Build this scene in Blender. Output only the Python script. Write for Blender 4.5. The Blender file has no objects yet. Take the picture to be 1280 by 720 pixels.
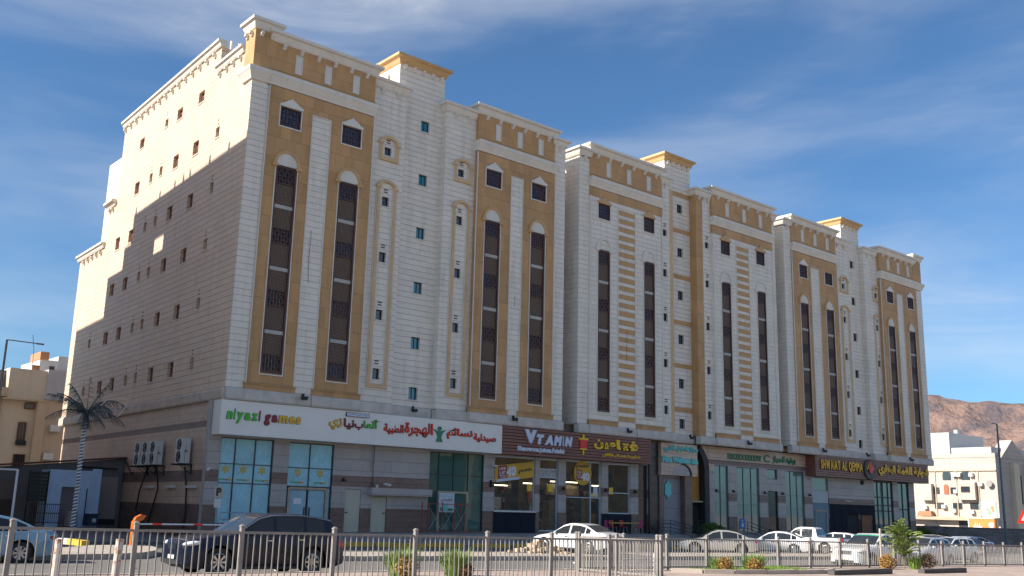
import bpy, math, random
from mathutils import Vector, Matrix
random.seed(7)
R_ = math.radians
SC = bpy.context.scene
COL = SC.collection

# ------------------------------------------------------------------ camera
cam_d = bpy.data.cameras.new('camera'); cam = bpy.data.objects.new('camera', cam_d); COL.objects.link(cam)
cam_d.sensor_width = 36; cam_d.lens = 1239.44 / 1280 * 36; cam_d.clip_start = .1; cam_d.clip_end = 9000
CR = [[0.7570270603, -0.1600240077, -0.6334842903], [-0.6529181167, -0.1486879475, -0.7426909365], [0.0246569013, 0.9758505065, -0.2170433674]]
CAMP = Vector((-19.9, -46.5, 1.8))
M = Matrix(CR).to_4x4(); M.translation = CAMP
cam.matrix_world = M
SC.camera = cam

# ------------------------------------------------------------------ light
SUN_EL, SUN_OFF = 35.0, 15.5            # elevation; degrees the sun stands behind the facade line (sun comes from -X, +Y)
sdir = Vector((-math.cos(R_(SUN_EL)) * math.cos(R_(SUN_OFF)), math.cos(R_(SUN_EL)) * math.sin(R_(SUN_OFF)), math.sin(R_(SUN_EL))))
sl = bpy.data.lights.new('sun', 'SUN'); sl.energy = 4.4; sl.angle = R_(.53); sl.color = (1.0, .935, .85)
so = bpy.data.objects.new('sun', sl); COL.objects.link(so); so.rotation_euler = (-sdir).to_track_quat('-Z', 'Y').to_euler(); so.location = (-60, 20, 60)

W = bpy.data.worlds.new('World'); SC.world = W; W.use_nodes = True
nt = W.node_tree; nt.nodes.clear()
wo = nt.nodes.new('ShaderNodeOutputWorld'); bg = nt.nodes.new('ShaderNodeBackground')
sky = nt.nodes.new('ShaderNodeTexSky'); sky.sky_type = 'NISHITA'; sky.sun_disc = False
sky.sun_elevation = R_(SUN_EL); sky.sun_rotation = math.atan2(sdir.x, sdir.y)
sky.air_density = 1.0; sky.dust_density = 1.3; sky.ozone_density = 2.0; sky.altitude = 600
tc = nt.nodes.new('ShaderNodeTexCoord')
def wn(kind, **k):
    n = nt.nodes.new(kind)
    for a, b in k.items(): setattr(n, a, b)
    return n
def wmap(scale, rot=(0, 0, 0), loc=(0, 0, 0)):
    n = wn('ShaderNodeMapping'); n.inputs['Scale'].default_value = scale; n.inputs['Rotation'].default_value = rot; n.inputs['Location'].default_value = loc
    nt.links.new(tc.outputs['Generated'], n.inputs['Vector']); return n
def wnoise(mp, scale, detail, rough, dist=0):
    n = wn('ShaderNodeTexNoise'); n.inputs['Scale'].default_value = scale; n.inputs['Detail'].default_value = detail
    n.inputs['Roughness'].default_value = rough; n.inputs['Distortion'].default_value = dist
    nt.links.new(mp.outputs[0], n.inputs['Vector']); return n
def wramp(src, a, b, mx=1.0):
    n = wn('ShaderNodeMapRange'); n.interpolation_type = 'SMOOTHSTEP'
    n.inputs['From Min'].default_value = a; n.inputs['From Max'].default_value = b; n.inputs['To Max'].default_value = mx
    nt.links.new(src, n.inputs['Value']); return n
def wmath(op, a, b):
    n = wn('ShaderNodeMath', operation=op)
    for i, v in enumerate((a, b)):
        if isinstance(v, (int, float)): n.inputs[i].default_value = v
        else: nt.links.new(v, n.inputs[i])
    return n
broad = wramp(wnoise(wmap((1, 1, 3.2), loc=(9.7, 3.3, 1.4)), 1.6, 5, .55, .3).outputs['Fac'], .45, .80)
wisp = wramp(wnoise(wmap((1.0, 1.0, 4.5), rot=(.15, .1, .5), loc=(.6, 2.2, 0)), 3.2, 9, .62, .9).outputs['Fac'], .46, .80, .75)
cl = wmath('MULTIPLY', broad.outputs[0], wmath('ADD', wisp.outputs[0], .35).outputs[0])
cl2 = wramp(wnoise(wmap((1, 1, 6), loc=(3.3, 8.2, 1.1)), 1.1, 6, .5, .2).outputs['Fac'], .46, .74, .42)
cov = wmath('ADD', cl.outputs[0], cl2.outputs[0]); cov.use_clamp = True
mixc = wn('ShaderNodeMix', data_type='RGBA'); mixc.inputs['B'].default_value = (5.3, 5.4, 5.6, 1)
tint = wn('ShaderNodeMix', data_type='RGBA', blend_type='MULTIPLY'); tint.inputs['Factor'].default_value = 1.0; tint.inputs['B'].default_value = (.47, .70, .87, 1)
nt.links.new(sky.outputs[0], tint.inputs['A'])
nt.links.new(tint.outputs['Result'], mixc.inputs['A']); nt.links.new(cov.outputs[0], mixc.inputs['Factor'])
nt.links.new(mixc.outputs['Result'], bg.inputs['Color']); bg.inputs['Strength'].default_value = .085
nt.links.new(bg.outputs[0], wo.inputs['Surface'])
SC.view_settings.view_transform = 'Standard'; SC.view_settings.look = 'None'; SC.view_settings.exposure = 1.02; SC.view_settings.gamma = 1

# ------------------------------------------------------------------ materials
MATS = {}
def mat(name, col, rough=.8, metal=0, var=.12, vscale=.6, bump=0, bscale=20, spec=.5, brick=None, mortar=.75, grime=0, col2=None, c2s=3, c2r=(.5, .6), bands=None, coat=0):
    """principled material: base colour with slow variation, optional coursed joints, streaky grime, patches of a second colour"""
    if name in MATS: return MATS[name]
    m = bpy.data.materials.new(name); m.use_nodes = True; t = m.node_tree; N = t.nodes; L = t.links
    p = N['Principled BSDF']; p.inputs['Roughness'].default_value = rough; p.inputs['Metallic'].default_value = metal
    p.inputs['Specular IOR Level'].default_value = spec; p.inputs['Coat Weight'].default_value = coat
    tcn = N.new('ShaderNodeTexCoord'); src = tcn.outputs['Object']
    def noise(sc, det=4, vec=None, rg=.55):
        n = N.new('ShaderNodeTexNoise'); n.inputs['Scale'].default_value = sc; n.inputs['Detail'].default_value = det; n.inputs['Roughness'].default_value = rg
        L.new(vec or src, n.inputs['Vector']); return n.outputs['Fac']
    def mix(f, a, b, mode='MIX'):
        n = N.new('ShaderNodeMix'); n.data_type = 'RGBA'; n.blend_type = mode
        for k, v in (('Factor', f), ('A', a), ('B', b)):
            if isinstance(v, (int, float)): n.inputs[k].default_value = v
            elif isinstance(v, (tuple, list)): n.inputs[k].default_value = (*v[:3], 1)
            else: L.new(v, n.inputs[k])
        return n.outputs['Result']
    def rng(f, a, b, c=0, d=1):
        n = N.new('ShaderNodeMapRange'); L.new(f, n.inputs['Value'])
        for k, v in zip(('From Min', 'From Max', 'To Min', 'To Max'), (a, b, c, d)): n.inputs[k].default_value = v
        return n.outputs[0]
    hs = []
    c = col
    if brick:
        sep = N.new('ShaderNodeSeparateXYZ'); L.new(src, sep.inputs[0])
        ad = N.new('ShaderNodeMath'); ad.operation = 'ADD'; L.new(sep.outputs[0], ad.inputs[0]); L.new(sep.outputs[1], ad.inputs[1])
        cb = N.new('ShaderNodeCombineXYZ')
        if brick[0] == 'flat': L.new(sep.outputs[0], cb.inputs[0]); L.new(sep.outputs[1], cb.inputs[1])
        else: L.new(ad.outputs[0], cb.inputs[0]); L.new(sep.outputs[2], cb.inputs[1])
        bt = N.new('ShaderNodeTexBrick'); L.new(cb.outputs[0], bt.inputs['Vector'])
        bt.inputs['Scale'].default_value = 1; bt.inputs['Brick Width'].default_value = brick[1]; bt.inputs['Row Height'].default_value = brick[2]; bt.inputs['Mortar Size'].default_value = brick[3]
        bt.inputs['Mortar Smooth'].default_value = .3
        bt.inputs['Color1'].default_value = (*[x * (1 + var) for x in col], 1); bt.inputs['Color2'].default_value = (*[x * (1 - var) for x in col], 1)
        bt.inputs['Mortar'].default_value = (*[x * mortar for x in col], 1)
        if brick[0] == 'c':
            b2 = N.new('ShaderNodeTexBrick'); L.new(cb.outputs[0], b2.inputs['Vector']); b2.inputs['Scale'].default_value = 1; b2.inputs['Brick Width'].default_value = 900; b2.inputs['Row Height'].default_value = brick[2]; b2.inputs['Mortar Size'].default_value = brick[4]; b2.inputs['Mortar Smooth'].default_value = .4
            b2.offset = 0; b2.inputs['Color1'].default_value = b2.inputs['Color2'].default_value = (1, 1, 1, 1); b2.inputs['Mortar'].default_value = (brick[5], brick[5] * .97, brick[5] * .94, 1)
            i2 = N.new('ShaderNodeMath'); i2.operation = 'SUBTRACT'; i2.inputs[0].default_value = 1; L.new(b2.outputs['Fac'], i2.inputs[1]); hs.append((i2.outputs[0], .6, .02))
        c = bt.outputs['Color']
        if brick[0] == 'c': c = mix(1.0, c, b2.outputs['Color'], 'MULTIPLY')
        inv = N.new('ShaderNodeMath'); inv.operation = 'SUBTRACT'; inv.inputs[0].default_value = 1; L.new(bt.outputs['Fac'], inv.inputs[1]); hs.append((inv.outputs[0], 1.0, .02))
    f = rng(noise(vscale, 5), .3, .7, 1 - var, 1 + var)
    cc = N.new('ShaderNodeCombineColor'); [L.new(f, cc.inputs[i]) for i in range(3)]
    c = mix(1.0, c, cc.outputs[0], 'MULTIPLY')
    if col2: c = mix(rng(noise(c2s, 6, rg=.6), *c2r), c, col2)
    if grime:
        mp = N.new('ShaderNodeMapping'); mp.inputs['Scale'].default_value = (1.6, 1.6, .22); L.new(src, mp.inputs['Vector'])
        c = mix(rng(noise(1.3, 6, mp.outputs[0]), .5, .8, 0, grime), c, tuple(x * .45 for x in col))
    L.new(c, p.inputs['Base Color']) if not isinstance(c, tuple) else None
    if bump: hs.append((noise(bscale, 5), bump, .02))
    prev = None
    for h, s, d in hs:
        b = N.new('ShaderNodeBump'); b.inputs['Strength'].default_value = min(1, s); b.inputs['Distance'].default_value = d
        L.new(h, b.inputs['Height'])
        if prev: L.new(prev, b.inputs['Normal'])
        prev = b.outputs[0]
    if prev: L.new(prev, p.inputs['Normal'])
    rr = rng(noise(vscale * 4, 3), .3, .7, max(0, rough - .08), min(1, rough + .08)); L.new(rr, p.inputs['Roughness'])
    MATS[name] = m; return m
def glass(name, tintc, refl=.25, clear=.6):
    if name in MATS: return MATS[name]
    m = bpy.data.materials.new(name); m.use_nodes = True; t = m.node_tree; N = t.nodes; L = t.links; N.clear()
    o = N.new('ShaderNodeOutputMaterial'); tr = N.new('ShaderNodeBsdfTransparent'); tr.inputs[0].default_value = (*tintc, 1)
    df = N.new('ShaderNodeBsdfDiffuse'); df.inputs[0].default_value = (*[x * .75 for x in tintc], 1)
    gl = N.new('ShaderNodeBsdfGlossy'); gl.inputs['Roughness'].default_value = .02; gl.inputs[0].default_value = (.9, .95, 1, 1)
    m1 = N.new('ShaderNodeMixShader'); m1.inputs[0].default_value = clear; L.new(df.outputs[0], m1.inputs[1]); L.new(tr.outputs[0], m1.inputs[2])
    lw = N.new('ShaderNodeLayerWeight'); lw.inputs[0].default_value = refl
    m2 = N.new('ShaderNodeMixShader'); L.new(lw.outputs['Fresnel'], m2.inputs[0]); L.new(m1.outputs[0], m2.inputs[1]); L.new(gl.outputs[0], m2.inputs[2])
    tcn = N.new('ShaderNodeTexCoord'); no = N.new('ShaderNodeTexNoise'); no.inputs['Scale'].default_value = .7; L.new(tcn.outputs['Object'], no.inputs['Vector'])
    bp = N.new('ShaderNodeBump'); bp.inputs['Strength'].default_value = .12; bp.inputs['Distance'].default_value = .03; L.new(no.outputs['Fac'], bp.inputs['Height']); L.new(bp.outputs[0], gl.inputs['Normal'])
    L.new(m2.outputs[0], o.inputs[0]); MATS[name] = m; return m
WHITE = mat('white_marble', (.76, .69, .595), .55, var=.04, vscale=.3, brick=('c', 1.05, .335, .003, .011, .80), mortar=.93, grime=.36, bump=.1, bscale=6)
WHITEP = mat('white_marble_trim', (.70, .65, .575), .5, var=.06, vscale=.8, grime=.25)
SIDEW = mat('white_marble_bounce_tint', (.70, .525, .38), .55, var=.04, vscale=.3, brick=('c', 1.05, .335, .003, .016, .55), mortar=.9, grime=.25, bump=.1, bscale=6)  # side wall marble, warm bounced light put into its base colour
YEL = mat('yellow_limestone', (.50, .285, .12), .6, var=.1, vscale=.5, brick=('w', .62, 1.1, .004), mortar=.85, grime=.22, col2=(.60, .42, .22), c2s=3.5, c2r=(.60, .80))
YELP = mat('yellow_limestone_trim', (.56, .345, .155), .6, var=.1, vscale=2, grime=.2)
PINKY = mat('buff_limestone_trim', (.62, .42, .23), .6, var=.1, vscale=2, grime=.2)
CARV = mat('carved_marble', (.56, .51, .455), .7, var=.14, vscale=1.5, bump=1, bscale=11, grime=.35)
GREYST = mat('grey_granite', (.40, .365, .34), .45, var=.06, vscale=.4, brick=('w', 1.2, .6, .008), mortar=.78, grime=.2, bump=.1, bscale=30)
TANST = mat('tan_granite', (.60, .44, .325), .5, var=.07, vscale=.4, brick=('w', .6, .33, .008), mortar=.7, grime=.2)
BRST = mat('brown_granite', (.16, .105, .083), .4, var=.12, vscale=.6, brick=('w', .6, .3, .008), mortar=1.35, grime=.15)
BRSTS = mat('brown_granite_band', (.21, .135, .108), .45, var=.12, vscale=.6, brick=('w', .6, .3, .008), mortar=.6, grime=.1)
BRN = mat('brown_aluminium', (.09, .038, .025), .42, var=.15, vscale=2)
BLK = mat('black_metal', (.018, .018, .02), .6, 0, var=.2)
DARK = mat('dark_interior', (.03, .03, .032), .9)
GLB = mat('blue_tinted_glass', (.05, .11, .25), .06, var=.25, vscale=.8, spec=1)
GLD = mat('dark_tinted_glass', (.03, .04, .05), .06, var=.3, vscale=.6, spec=1)
FILM = mat('blue_window_film', (.26, .60, .70), .25, var=.12, vscale=1.2, spec=.6, grime=.15)
SKYB = mat('sky_blue_paint', (.50, .68, .88), .7, var=.07, vscale=1.5, grime=.3)
SIGNW = mat('white_acrylic', (.78, .75, .69), .4, var=.03, grime=.06)
WOODS = mat('brown_cladding', (.22, .085, .06), .5, var=.13, vscale=1.3)
WOODS2 = mat('dull_brown_cladding', (.25, .12, .09), .5, var=.13, vscale=1.3)
CREAM = mat('cream_door_paint', (.50, .47, .36), .6, var=.05, grime=.25)
NAVY = mat('navy_paint', (.018, .022, .032), .8, spec=.15, var=.1, brick=('w', .3, 4, .004), mortar=.6)
def lattice_mat():
    m = mat('carved_lattice', (.12, .082, .065), .65, var=.15, vscale=3)
    t = m.node_tree; N = t.nodes; L = t.links; p = N['Principled BSDF']
    tcn = N.new('ShaderNodeTexCoord'); s = N.new('ShaderNodeSeparateXYZ'); L.new(tcn.outputs['Object'], s.inputs[0])
    cb = N.new('ShaderNodeCombineXYZ'); L.new(s.outputs[0], cb.inputs[0]); L.new(s.outputs[2], cb.inputs[1])
    v = N.new('ShaderNodeTexVoronoi'); v.inputs['Scale'].default_value = 13; v.inputs['Randomness'].default_value = .12; L.new(cb.outputs[0], v.inputs['Vector'])
    r = N.new('ShaderNodeValToRGB'); r.color_ramp.elements[0].position = .22; r.color_ramp.elements[0].color = (.26, .17, .115, 1)
    r.color_ramp.elements[1].position = .36; r.color_ramp.elements[1].color = (.062, .034, .022, 1)
    L.new(v.outputs['Distance'], r.inputs[0]); L.new(r.outputs[0], p.inputs['Base Color']); return m
LATT = lattice_mat()

# ------------------------------------------------------------------ mesh builder
class MB:
    def __init__(s, T=None): s.v = []; s.f = []; s.mi = []; s.T = T
    def q(s, pts, mi=0):
        n = len(s.v); s.v += [s.T(*p) if s.T else tuple(p) for p in pts]; s.f.append(tuple(range(n, n + len(pts)))); s.mi.append(mi)
    def box(s, u0, u1, v0, v1, w0, w1, mi=0):
        P = [(u0, v0, w0), (u1, v0, w0), (u1, v1, w0), (u0, v1, w0), (u0, v0, w1), (u1, v0, w1), (u1, v1, w1), (u0, v1, w1)]
        n = len(s.v); s.v += [s.T(*p) if s.T else p for p in P]
        for f in ((0, 3, 2, 1), (4, 5, 6, 7), (0, 1, 5, 4), (2, 3, 7, 6), (1, 2, 6, 5), (3, 0, 4, 7)): s.f.append(tuple(n + i for i in f)); s.mi.append(mi)
        return s
    def prism(s, poly, w0, w1, mi=0):
        """polygon in (u,v) extruded along w"""
        n = len(s.v); k = len(poly)
        s.v += [s.T(u, v, w0) if s.T else (u, v, w0) for u, v in poly]; s.v += [s.T(u, v, w1) if s.T else (u, v, w1) for u, v in poly]
        s.f.append(tuple(range(n + k - 1, n - 1, -1))); s.f.append(tuple(range(n + k, n + 2 * k))); s.mi += [mi, mi]
        for i in range(k): j = (i + 1) % k; s.f.append((n + i, n + j, n + k + j, n + k + i)); s.mi.append(mi)
        return s
    def profile(s, prof, u0, u1, mi=0):
        """profile polygon in (w,v) extruded along u"""
        n = len(s.v); k = len(prof)
        for u in (u0, u1): s.v += [s.T(u, v, w) if s.T else (u, v, w) for w, v in prof]
        s.f.append(tuple(range(n, n + k))); s.f.append(tuple(range(n + 2 * k - 1, n + k - 1, -1))); s.mi += [mi, mi]
        for i in range(k): j = (i + 1) % k; s.f.append((n + j, n + i, n + k + i, n + k + j)); s.mi.append(mi)
        return s
    def tube(s, pts, r, k=6, mi=0, r2=None):
        pts = [Vector(p) for p in pts]; n0 = len(s.v); m = len(pts)
        for i, p in enumerate(pts):
            d = (pts[min(i + 1, m - 1)] - pts[max(i - 1, 0)]).normalized()
            a = d.cross(Vector((0, 0, 1)) if abs(d.z) < .9 else Vector((1, 0, 0))).normalized(); b = d.cross(a)
            rr = r + ((r2 if r2 is not None else r) - r) * i / max(1, m - 1)
            for j in range(k):
                t = 2 * math.pi * j / k; c = p + (a * math.cos(t) + b * math.sin(t)) * rr; s.v.append(s.T(*c) if s.T else tuple(c))
        for i in range(m - 1):
            for j in range(k): a = n0 + i * k + j; b = n0 + i * k + (j + 1) % k; s.f.append((a, b, b + k, a + k)); s.mi.append(mi)
        s.f.append(tuple(range(n0 + k - 1, n0 - 1, -1))); s.f.append(tuple(range(n0 + (m - 1) * k, n0 + m * k))); s.mi += [mi, mi]
        return s
    def holes(s, u0, u1, v0, v1, w, hs, depth=.25, vb=(), mfun=None):
        us = sorted({u0, u1, *[a for h in hs for a in h[:2] if u0 <= a <= u1]}); vs = sorted({v0, v1, *vb, *[a for h in hs for a in h[2:4] if v0 <= a <= v1]})
        for i in range(len(us) - 1):
            for j in range(len(vs) - 1):
                a, b, c, d = us[i], us[i + 1], vs[j], vs[j + 1]; cu, cv = (a + b) / 2, (c + d) / 2
                if any(h[0] < cu < h[1] and h[2] < cv < h[3] for h in hs): continue
                s.q([(a, c, w), (b, c, w), (b, d, w), (a, d, w)], mfun(cu, cv) if mfun else 0)
        for h in hs:
            a, b, c, d = h[:4]; m = 0
            ys = sorted({c, d, *[x for x in vb if c < x < d]})
            for y0, y1 in zip(ys, ys[1:]):
                if mfun: m = mfun(a, (y0 + y1) / 2)
                s.q([(a, y0, w), (a, y1, w), (a, y1, w - depth), (a, y0, w - depth)], m); s.q([(b, y0, w), (b, y0, w - depth), (b, y1, w - depth), (b, y1, w)], m)
            if mfun: m = mfun(a, d)
            s.q([(a, c, w), (a, c, w - depth), (b, c, w - depth), (b, c, w)], m); s.q([(a, d, w), (b, d, w), (b, d, w - depth), (a, d, w - depth)], m)
        return s
    def section(s, u0, u1, v0, v1, w, wb, hs=(), depth=.25, **k):
        """wall slab with real window openings, open only behind"""
        s.holes(u0, u1, v0, v1, w, list(hs), depth, **k)
        s.q([(u0, v0, wb), (u0, v0, w), (u0, v1, w), (u0, v1, wb)]); s.q([(u1, v0, w), (u1, v0, wb), (u1, v1, wb), (u1, v1, w)])
        s.q([(u0, v1, w), (u1, v1, w), (u1, v1, wb), (u0, v1, wb)]); s.q([(u0, v0, wb), (u1, v0, wb), (u1, v0, w), (u0, v0, w)])
        return s
    def mesh(s, name, mats, origin=(0, 0, 0), smooth=None):
        me = bpy.data.meshes.new(name); ox, oy, oz = origin
        me.from_pydata([(x - ox, y - oy, z - oz) for x, y, z in s.v], [], s.f)
        mats = mats if isinstance(mats, (list, tuple)) else [mats]
        for m in mats: me.materials.append(m)
        if len(mats) > 1: me.polygons.foreach_set('material_index', s.mi)
        if smooth is not None: me.shade_smooth(); me.set_sharp_from_angle(angle=R_(smooth))
        me.update(); return me
def link(name, me, parent=None, loc=None, rot=None):
    o = bpy.data.objects.new(name, me); COL.objects.link(o)
    if parent: o.parent = parent
    if loc is not None: o.location = loc
    if rot is not None: o.rotation_euler = rot
    return o
def thing(name, label, cat, loc=(0, 0, 0), group=None, rz=0):
    o = bpy.data.objects.new(name, None); COL.objects.link(o); o.location = loc; o.rotation_euler = (0, 0, rz); o.empty_display_size = .2
    o['label'] = label; o['category'] = cat
    if group: o['group'] = group
    o['_o'] = 0; del o['_o']
    return o
def tag(o, label, cat, group=None):
    o['label'] = label; o['category'] = cat
    if group: o['group'] = group
    return o
def part(root, name, mb, mats, smooth=None, label=None, world=True):
    """mesh child; vertices given in world coordinates are taken back to the thing's base"""
    r = root
    while r.parent: r = r.parent
    org = tuple(r.location) if world else (0, 0, 0)
    o = link(name, mb.mesh(name, mats, org, smooth), root)
    if label: o['label'] = label
    return o
def struct(name, mb, mats, smooth=None, kind='structure'):
    o = link(name, mb.mesh(name, mats, smooth=smooth)); o['kind'] = kind; return o
def solo(name, label, cat, mb, mats, origin, group=None, smooth=None):
    o = link(name, mb.mesh(name, mats, origin, smooth)); o.location = origin; return tag(o, label, cat, group)
def inst(root, name, me, pos, rot=None):
    r = root
    while r.parent: r = r.parent
    return link(name, me, root, Vector(pos) - r.location, rot)
def copy_tree(o, parent=None, loc=None, rot=None, label=None):
    c = o.copy(); COL.objects.link(c)
    if parent: c.parent = parent
    if loc is not None: c.location = loc
    if rot is not None: c.rotation_euler = rot
    if label: c['label'] = label
    for ch in o.children: copy_tree(ch, c)
    return c
def gz(x): return .03 - .0114 * (min(max(x, -60), 160) - 5)
FR = lambda u, v, w: (u, -w, v)                       # facade frame: along the street, up, out
SA = .0353; SX = 1.25
def SD(u, v, w): return (SX + u * math.sin(SA) - w * math.cos(SA), u * math.cos(SA) + w * math.sin(SA), v)   # side wall frame: back from the corner, up, out
def adj(u, v, w): f = 1 - w / 46.5; return (-19.9 + (u + 19.9) * f, 1.8 + (v - 1.8) * f)

# ------------------------------------------------------------------ ground, road, pavements
def strip(name, x0, x1, y0, y1, dz, m, nx=30, kind='structure', thick=.3):
    b = MB()
    for i in range(nx):
        a, c = x0 + (x1 - x0) * i / nx, x0 + (x1 - x0) * (i + 1) / nx
        za, zc = gz(a) + dz, gz(c) + dz
        b.q([(a, y0, za), (c, y0, zc), (c, y1, zc), (a, y1, za)])
        b.q([(a, y0, za - thick), (c, y0, zc - thick), (c, y0, zc), (a, y0, za)]); b.q([(c, y1, zc - thick), (a, y1, za - thick), (a, y1, za), (c, y1, zc)])
    za, zc = gz(x0) + dz, gz(x1) + dz
    b.q([(x0, y1, za - thick), (x0, y0, za - thick), (x0, y0, za), (x0, y1, za)]); b.q([(x1, y0, zc - thick), (x1, y1, zc - thick), (x1, y1, zc), (x1, y0, zc)])
    return struct(name, b, m, kind=kind)
ASPH = mat('asphalt', (.15, .135, .12), .9, var=.14, vscale=.25, bump=.4, bscale=45, col2=(.21, .19, .165), c2s=.35, c2r=(.55, .75))
ASPH2 = mat('old_asphalt', (.12, .118, .12), .9, var=.14, vscale=.4, bump=.4, bscale=40, col2=(.13, .125, .12), c2s=.8, c2r=(.5, .7))
SAND = mat('dusty_ground', (.38, .30, .22), .95, var=.15, vscale=.02, bump=.3, bscale=3)
PAV = mat('pink_paving', (.40, .30, .245), .85, var=.1, vscale=.5, brick=('flat', .4, .2, .008), mortar=.7, bump=.2, bscale=30, col2=(.45, .37, .30), c2s=.9, c2r=(.5, .7))
PAVG = mat('grey_paving', (.27, .265, .265), .8, var=.08, vscale=.6, brick=('flat', .6, .6, .01), mortar=.6, bump=.2, bscale=30)
KERBM = mat('kerb_concrete', (.42, .36, .30), .85, var=.12, vscale=2, bump=.3, bscale=25, grime=.2)
STRIPM = mat('median_paving', (.40, .34, .28), .85, var=.1, vscale=.6, brick=('flat', .4, .4, .01), mortar=.7, bump=.25, bscale=20)
g = MB()
for i in range(44):
    xs = [-60 + 5 * k for k in range(45)]
    a, c = xs[i], xs[i + 1]
    g.q([(a, -60, gz(a) - .12), (c, -60, gz(c) - .12), (c, 90, gz(c) - .12), (a, 90, gz(a) - .12)])
struct('road', g, ASPH)
g = MB(); z = -2.2
for x0, x1, y0, y1 in ((-3000, 4500, -3000, 4000),): g.q([(x0, y0, z), (x1, y0, z), (x1, y1, z), (x0, y1, z)])
struct('ground', g, SAND)
strip('near_pavement', -60, 160, -31.5, -24.6, 0.0, PAV, 44)
strip('far_pavement', 5, 74, -6.2, -.9, .02, PAVG, 30)
strip('side_street', -30, .9, -5.5, 60, -.02, ASPH2, 12)
strip('parking_lane', 1.5, 80, -13.6, -6.2, -.116, ASPH2, 30, thick=.001)
strip('median', -2.6, 34, -17.4, -14.0, .02, STRIPM, 20)
strip('car_park', 74, 79.6, -12, 30, .0, ASPH2, 4)
# kerb stones, one by one
def kerb_run(x0, x1, y, dz, n, name='kerb_stone', m=KERBM, w=.16, root=None):
    L = (x1 - x0) / n
    me = MB().box(.006, L - .006, -w / 2, w / 2, -.25, .0).mesh(name, m)
    for i in range(n):
        x = x0 + i * L
        o = link(name, me, root, (x, y, gz(x) + dz + random.uniform(-.006, .006)), (0, math.atan(.0114), random.uniform(-.006, .006))); o['kind'] = 'structure'
kerb_run(-22, 38, -24.52, .025, 75)
kerb_run(-2.6, 34, -17.48, .04, 46)
kerb_run(-2.6, 34, -13.92, .04, 46)
# island on the left with its rounded nose
isl = [(-12.6, -16.9), (-10.9, -16.6), (-9.2, -16.5), (-8.2, -16.0), (-7.2, -14.6), (-6.5, -12.9), (-6.3, -11.8), (-6.9, -10.9), (-8.0, -11.0), (-9.2, -12.2), (-10.6, -13.9), (-12.6, -15.3)]
b = MB(); b.prism([(x, y) for x, y in isl], -.1, .24); struct('island_pavement', b, STRIPM)
YK = mat('yellow_kerb_paint', (.55, .36, .035), .7, var=.18, vscale=3, col2=(.33, .28, .2), c2s=5, c2r=(.6, .75))
WK = mat('white_kerb_paint', (.60, .60, .58), .7, var=.1, vscale=3, grime=.4)
pts = [(-10.2, -3.6), (-9.3, -4.6), (-8.7, -5.6), (-8.35, -6.6), (-8.1, -7.6), (-7.95, -8.5), (-7.9, -9.4), (-8.0, -10.3)]
for i in range(len(pts) - 1):
    (x0, y0), (x1, y1) = pts[i], pts[i + 1]; L = math.hypot(x1 - x0, y1 - y0)
    o = link('kerb_stone', MB().box(.01, L - .01, -.13, .13, 0, .2).mesh('kerb_stone', YK if i % 2 or i > 4 else WK), None, (x0, y0, gz(x0) - .02), (0, 0, math.atan2(y1 - y0, x1 - x0))); o['kind'] = 'structure'
# plaza in front of the shops with two broad steps
b = MB(); b.box(1.0, 71.5, -1.0, .95, -1.6, .33); struct('shop_terrace', b, PAVG)
b = MB(); b.box(20, 71.5, -1.35, -1.002, -1.6, .16); struct('terrace_step', b, PAVG)
b = MB(); b.box(34, 71.5, -1.7, -1.352, -1.6, 0.0); struct('terrace_step', b, PAVG)

# ------------------------------------------------------------------ apartment blocks
def ring(b, x0, x1, y0, y1, prof, mi=0):
    n = len(b.v)
    for off, z in prof: b.v += [(x0 - off, y0 - off, z), (x1 + off, y0 - off, z), (x1 + off, y1 + off, z), (x0 - off, y1 + off, z)]
    for i in range(len(prof) - 1):
        for j in range(4): a = n + i * 4 + j; c = n + i * 4 + (j + 1) % 4; b.f.append((a, c, c + 4, a + 4)); b.mi.append(mi)
    k = n + 4 * (len(prof) - 1); b.f.append((n + 3, n + 2, n + 1, n)); b.f.append((k, k + 1, k + 2, k + 3)); b.mi += [mi, mi]
def cornice(root, x0, x1, y0, y1, z1, m=WHITEP, h=.48, out=.34):
    b = MB(); z0 = z1 - h
    ring(b, x0, x1, y0, y1, [(.04, z0 - .1), (.1, z0), (.14, z0 + h * .22), (out * .62, z0 + h * .55), (out * .8, z0 + h * .6), (out, z0 + h * .66), (out, z1)])
    part(root, 'cornice', b, m)
BRK = {}
def bracket_mesh(m):
    if m.name not in BRK:
        b = MB(); b.profile([(0, -.14), (.08, -.14), (.13, -.04), (.2, .0), (.2, .14), (0, .14)], -.085, .085); b.v = [(u, -w, v) for u, v, w in b.v]
        BRK[m.name] = b.mesh('bracket', m)
    return BRK[m.name]
def brackets(root, u0, u1, n, z, w, m=WHITEP):
    for i in range(n):
        u = u0 + (u1 - u0) * (i + .5) / n; inst(root, 'bracket', bracket_mesh(m), (u, -w, z))
def bracket_side(root, s, z, w=0, m=WHITEP): inst(root, 'bracket', bracket_mesh(m), SD(s, z, w), (0, 0, -math.pi / 2 - SA))
GRL = {}
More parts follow.
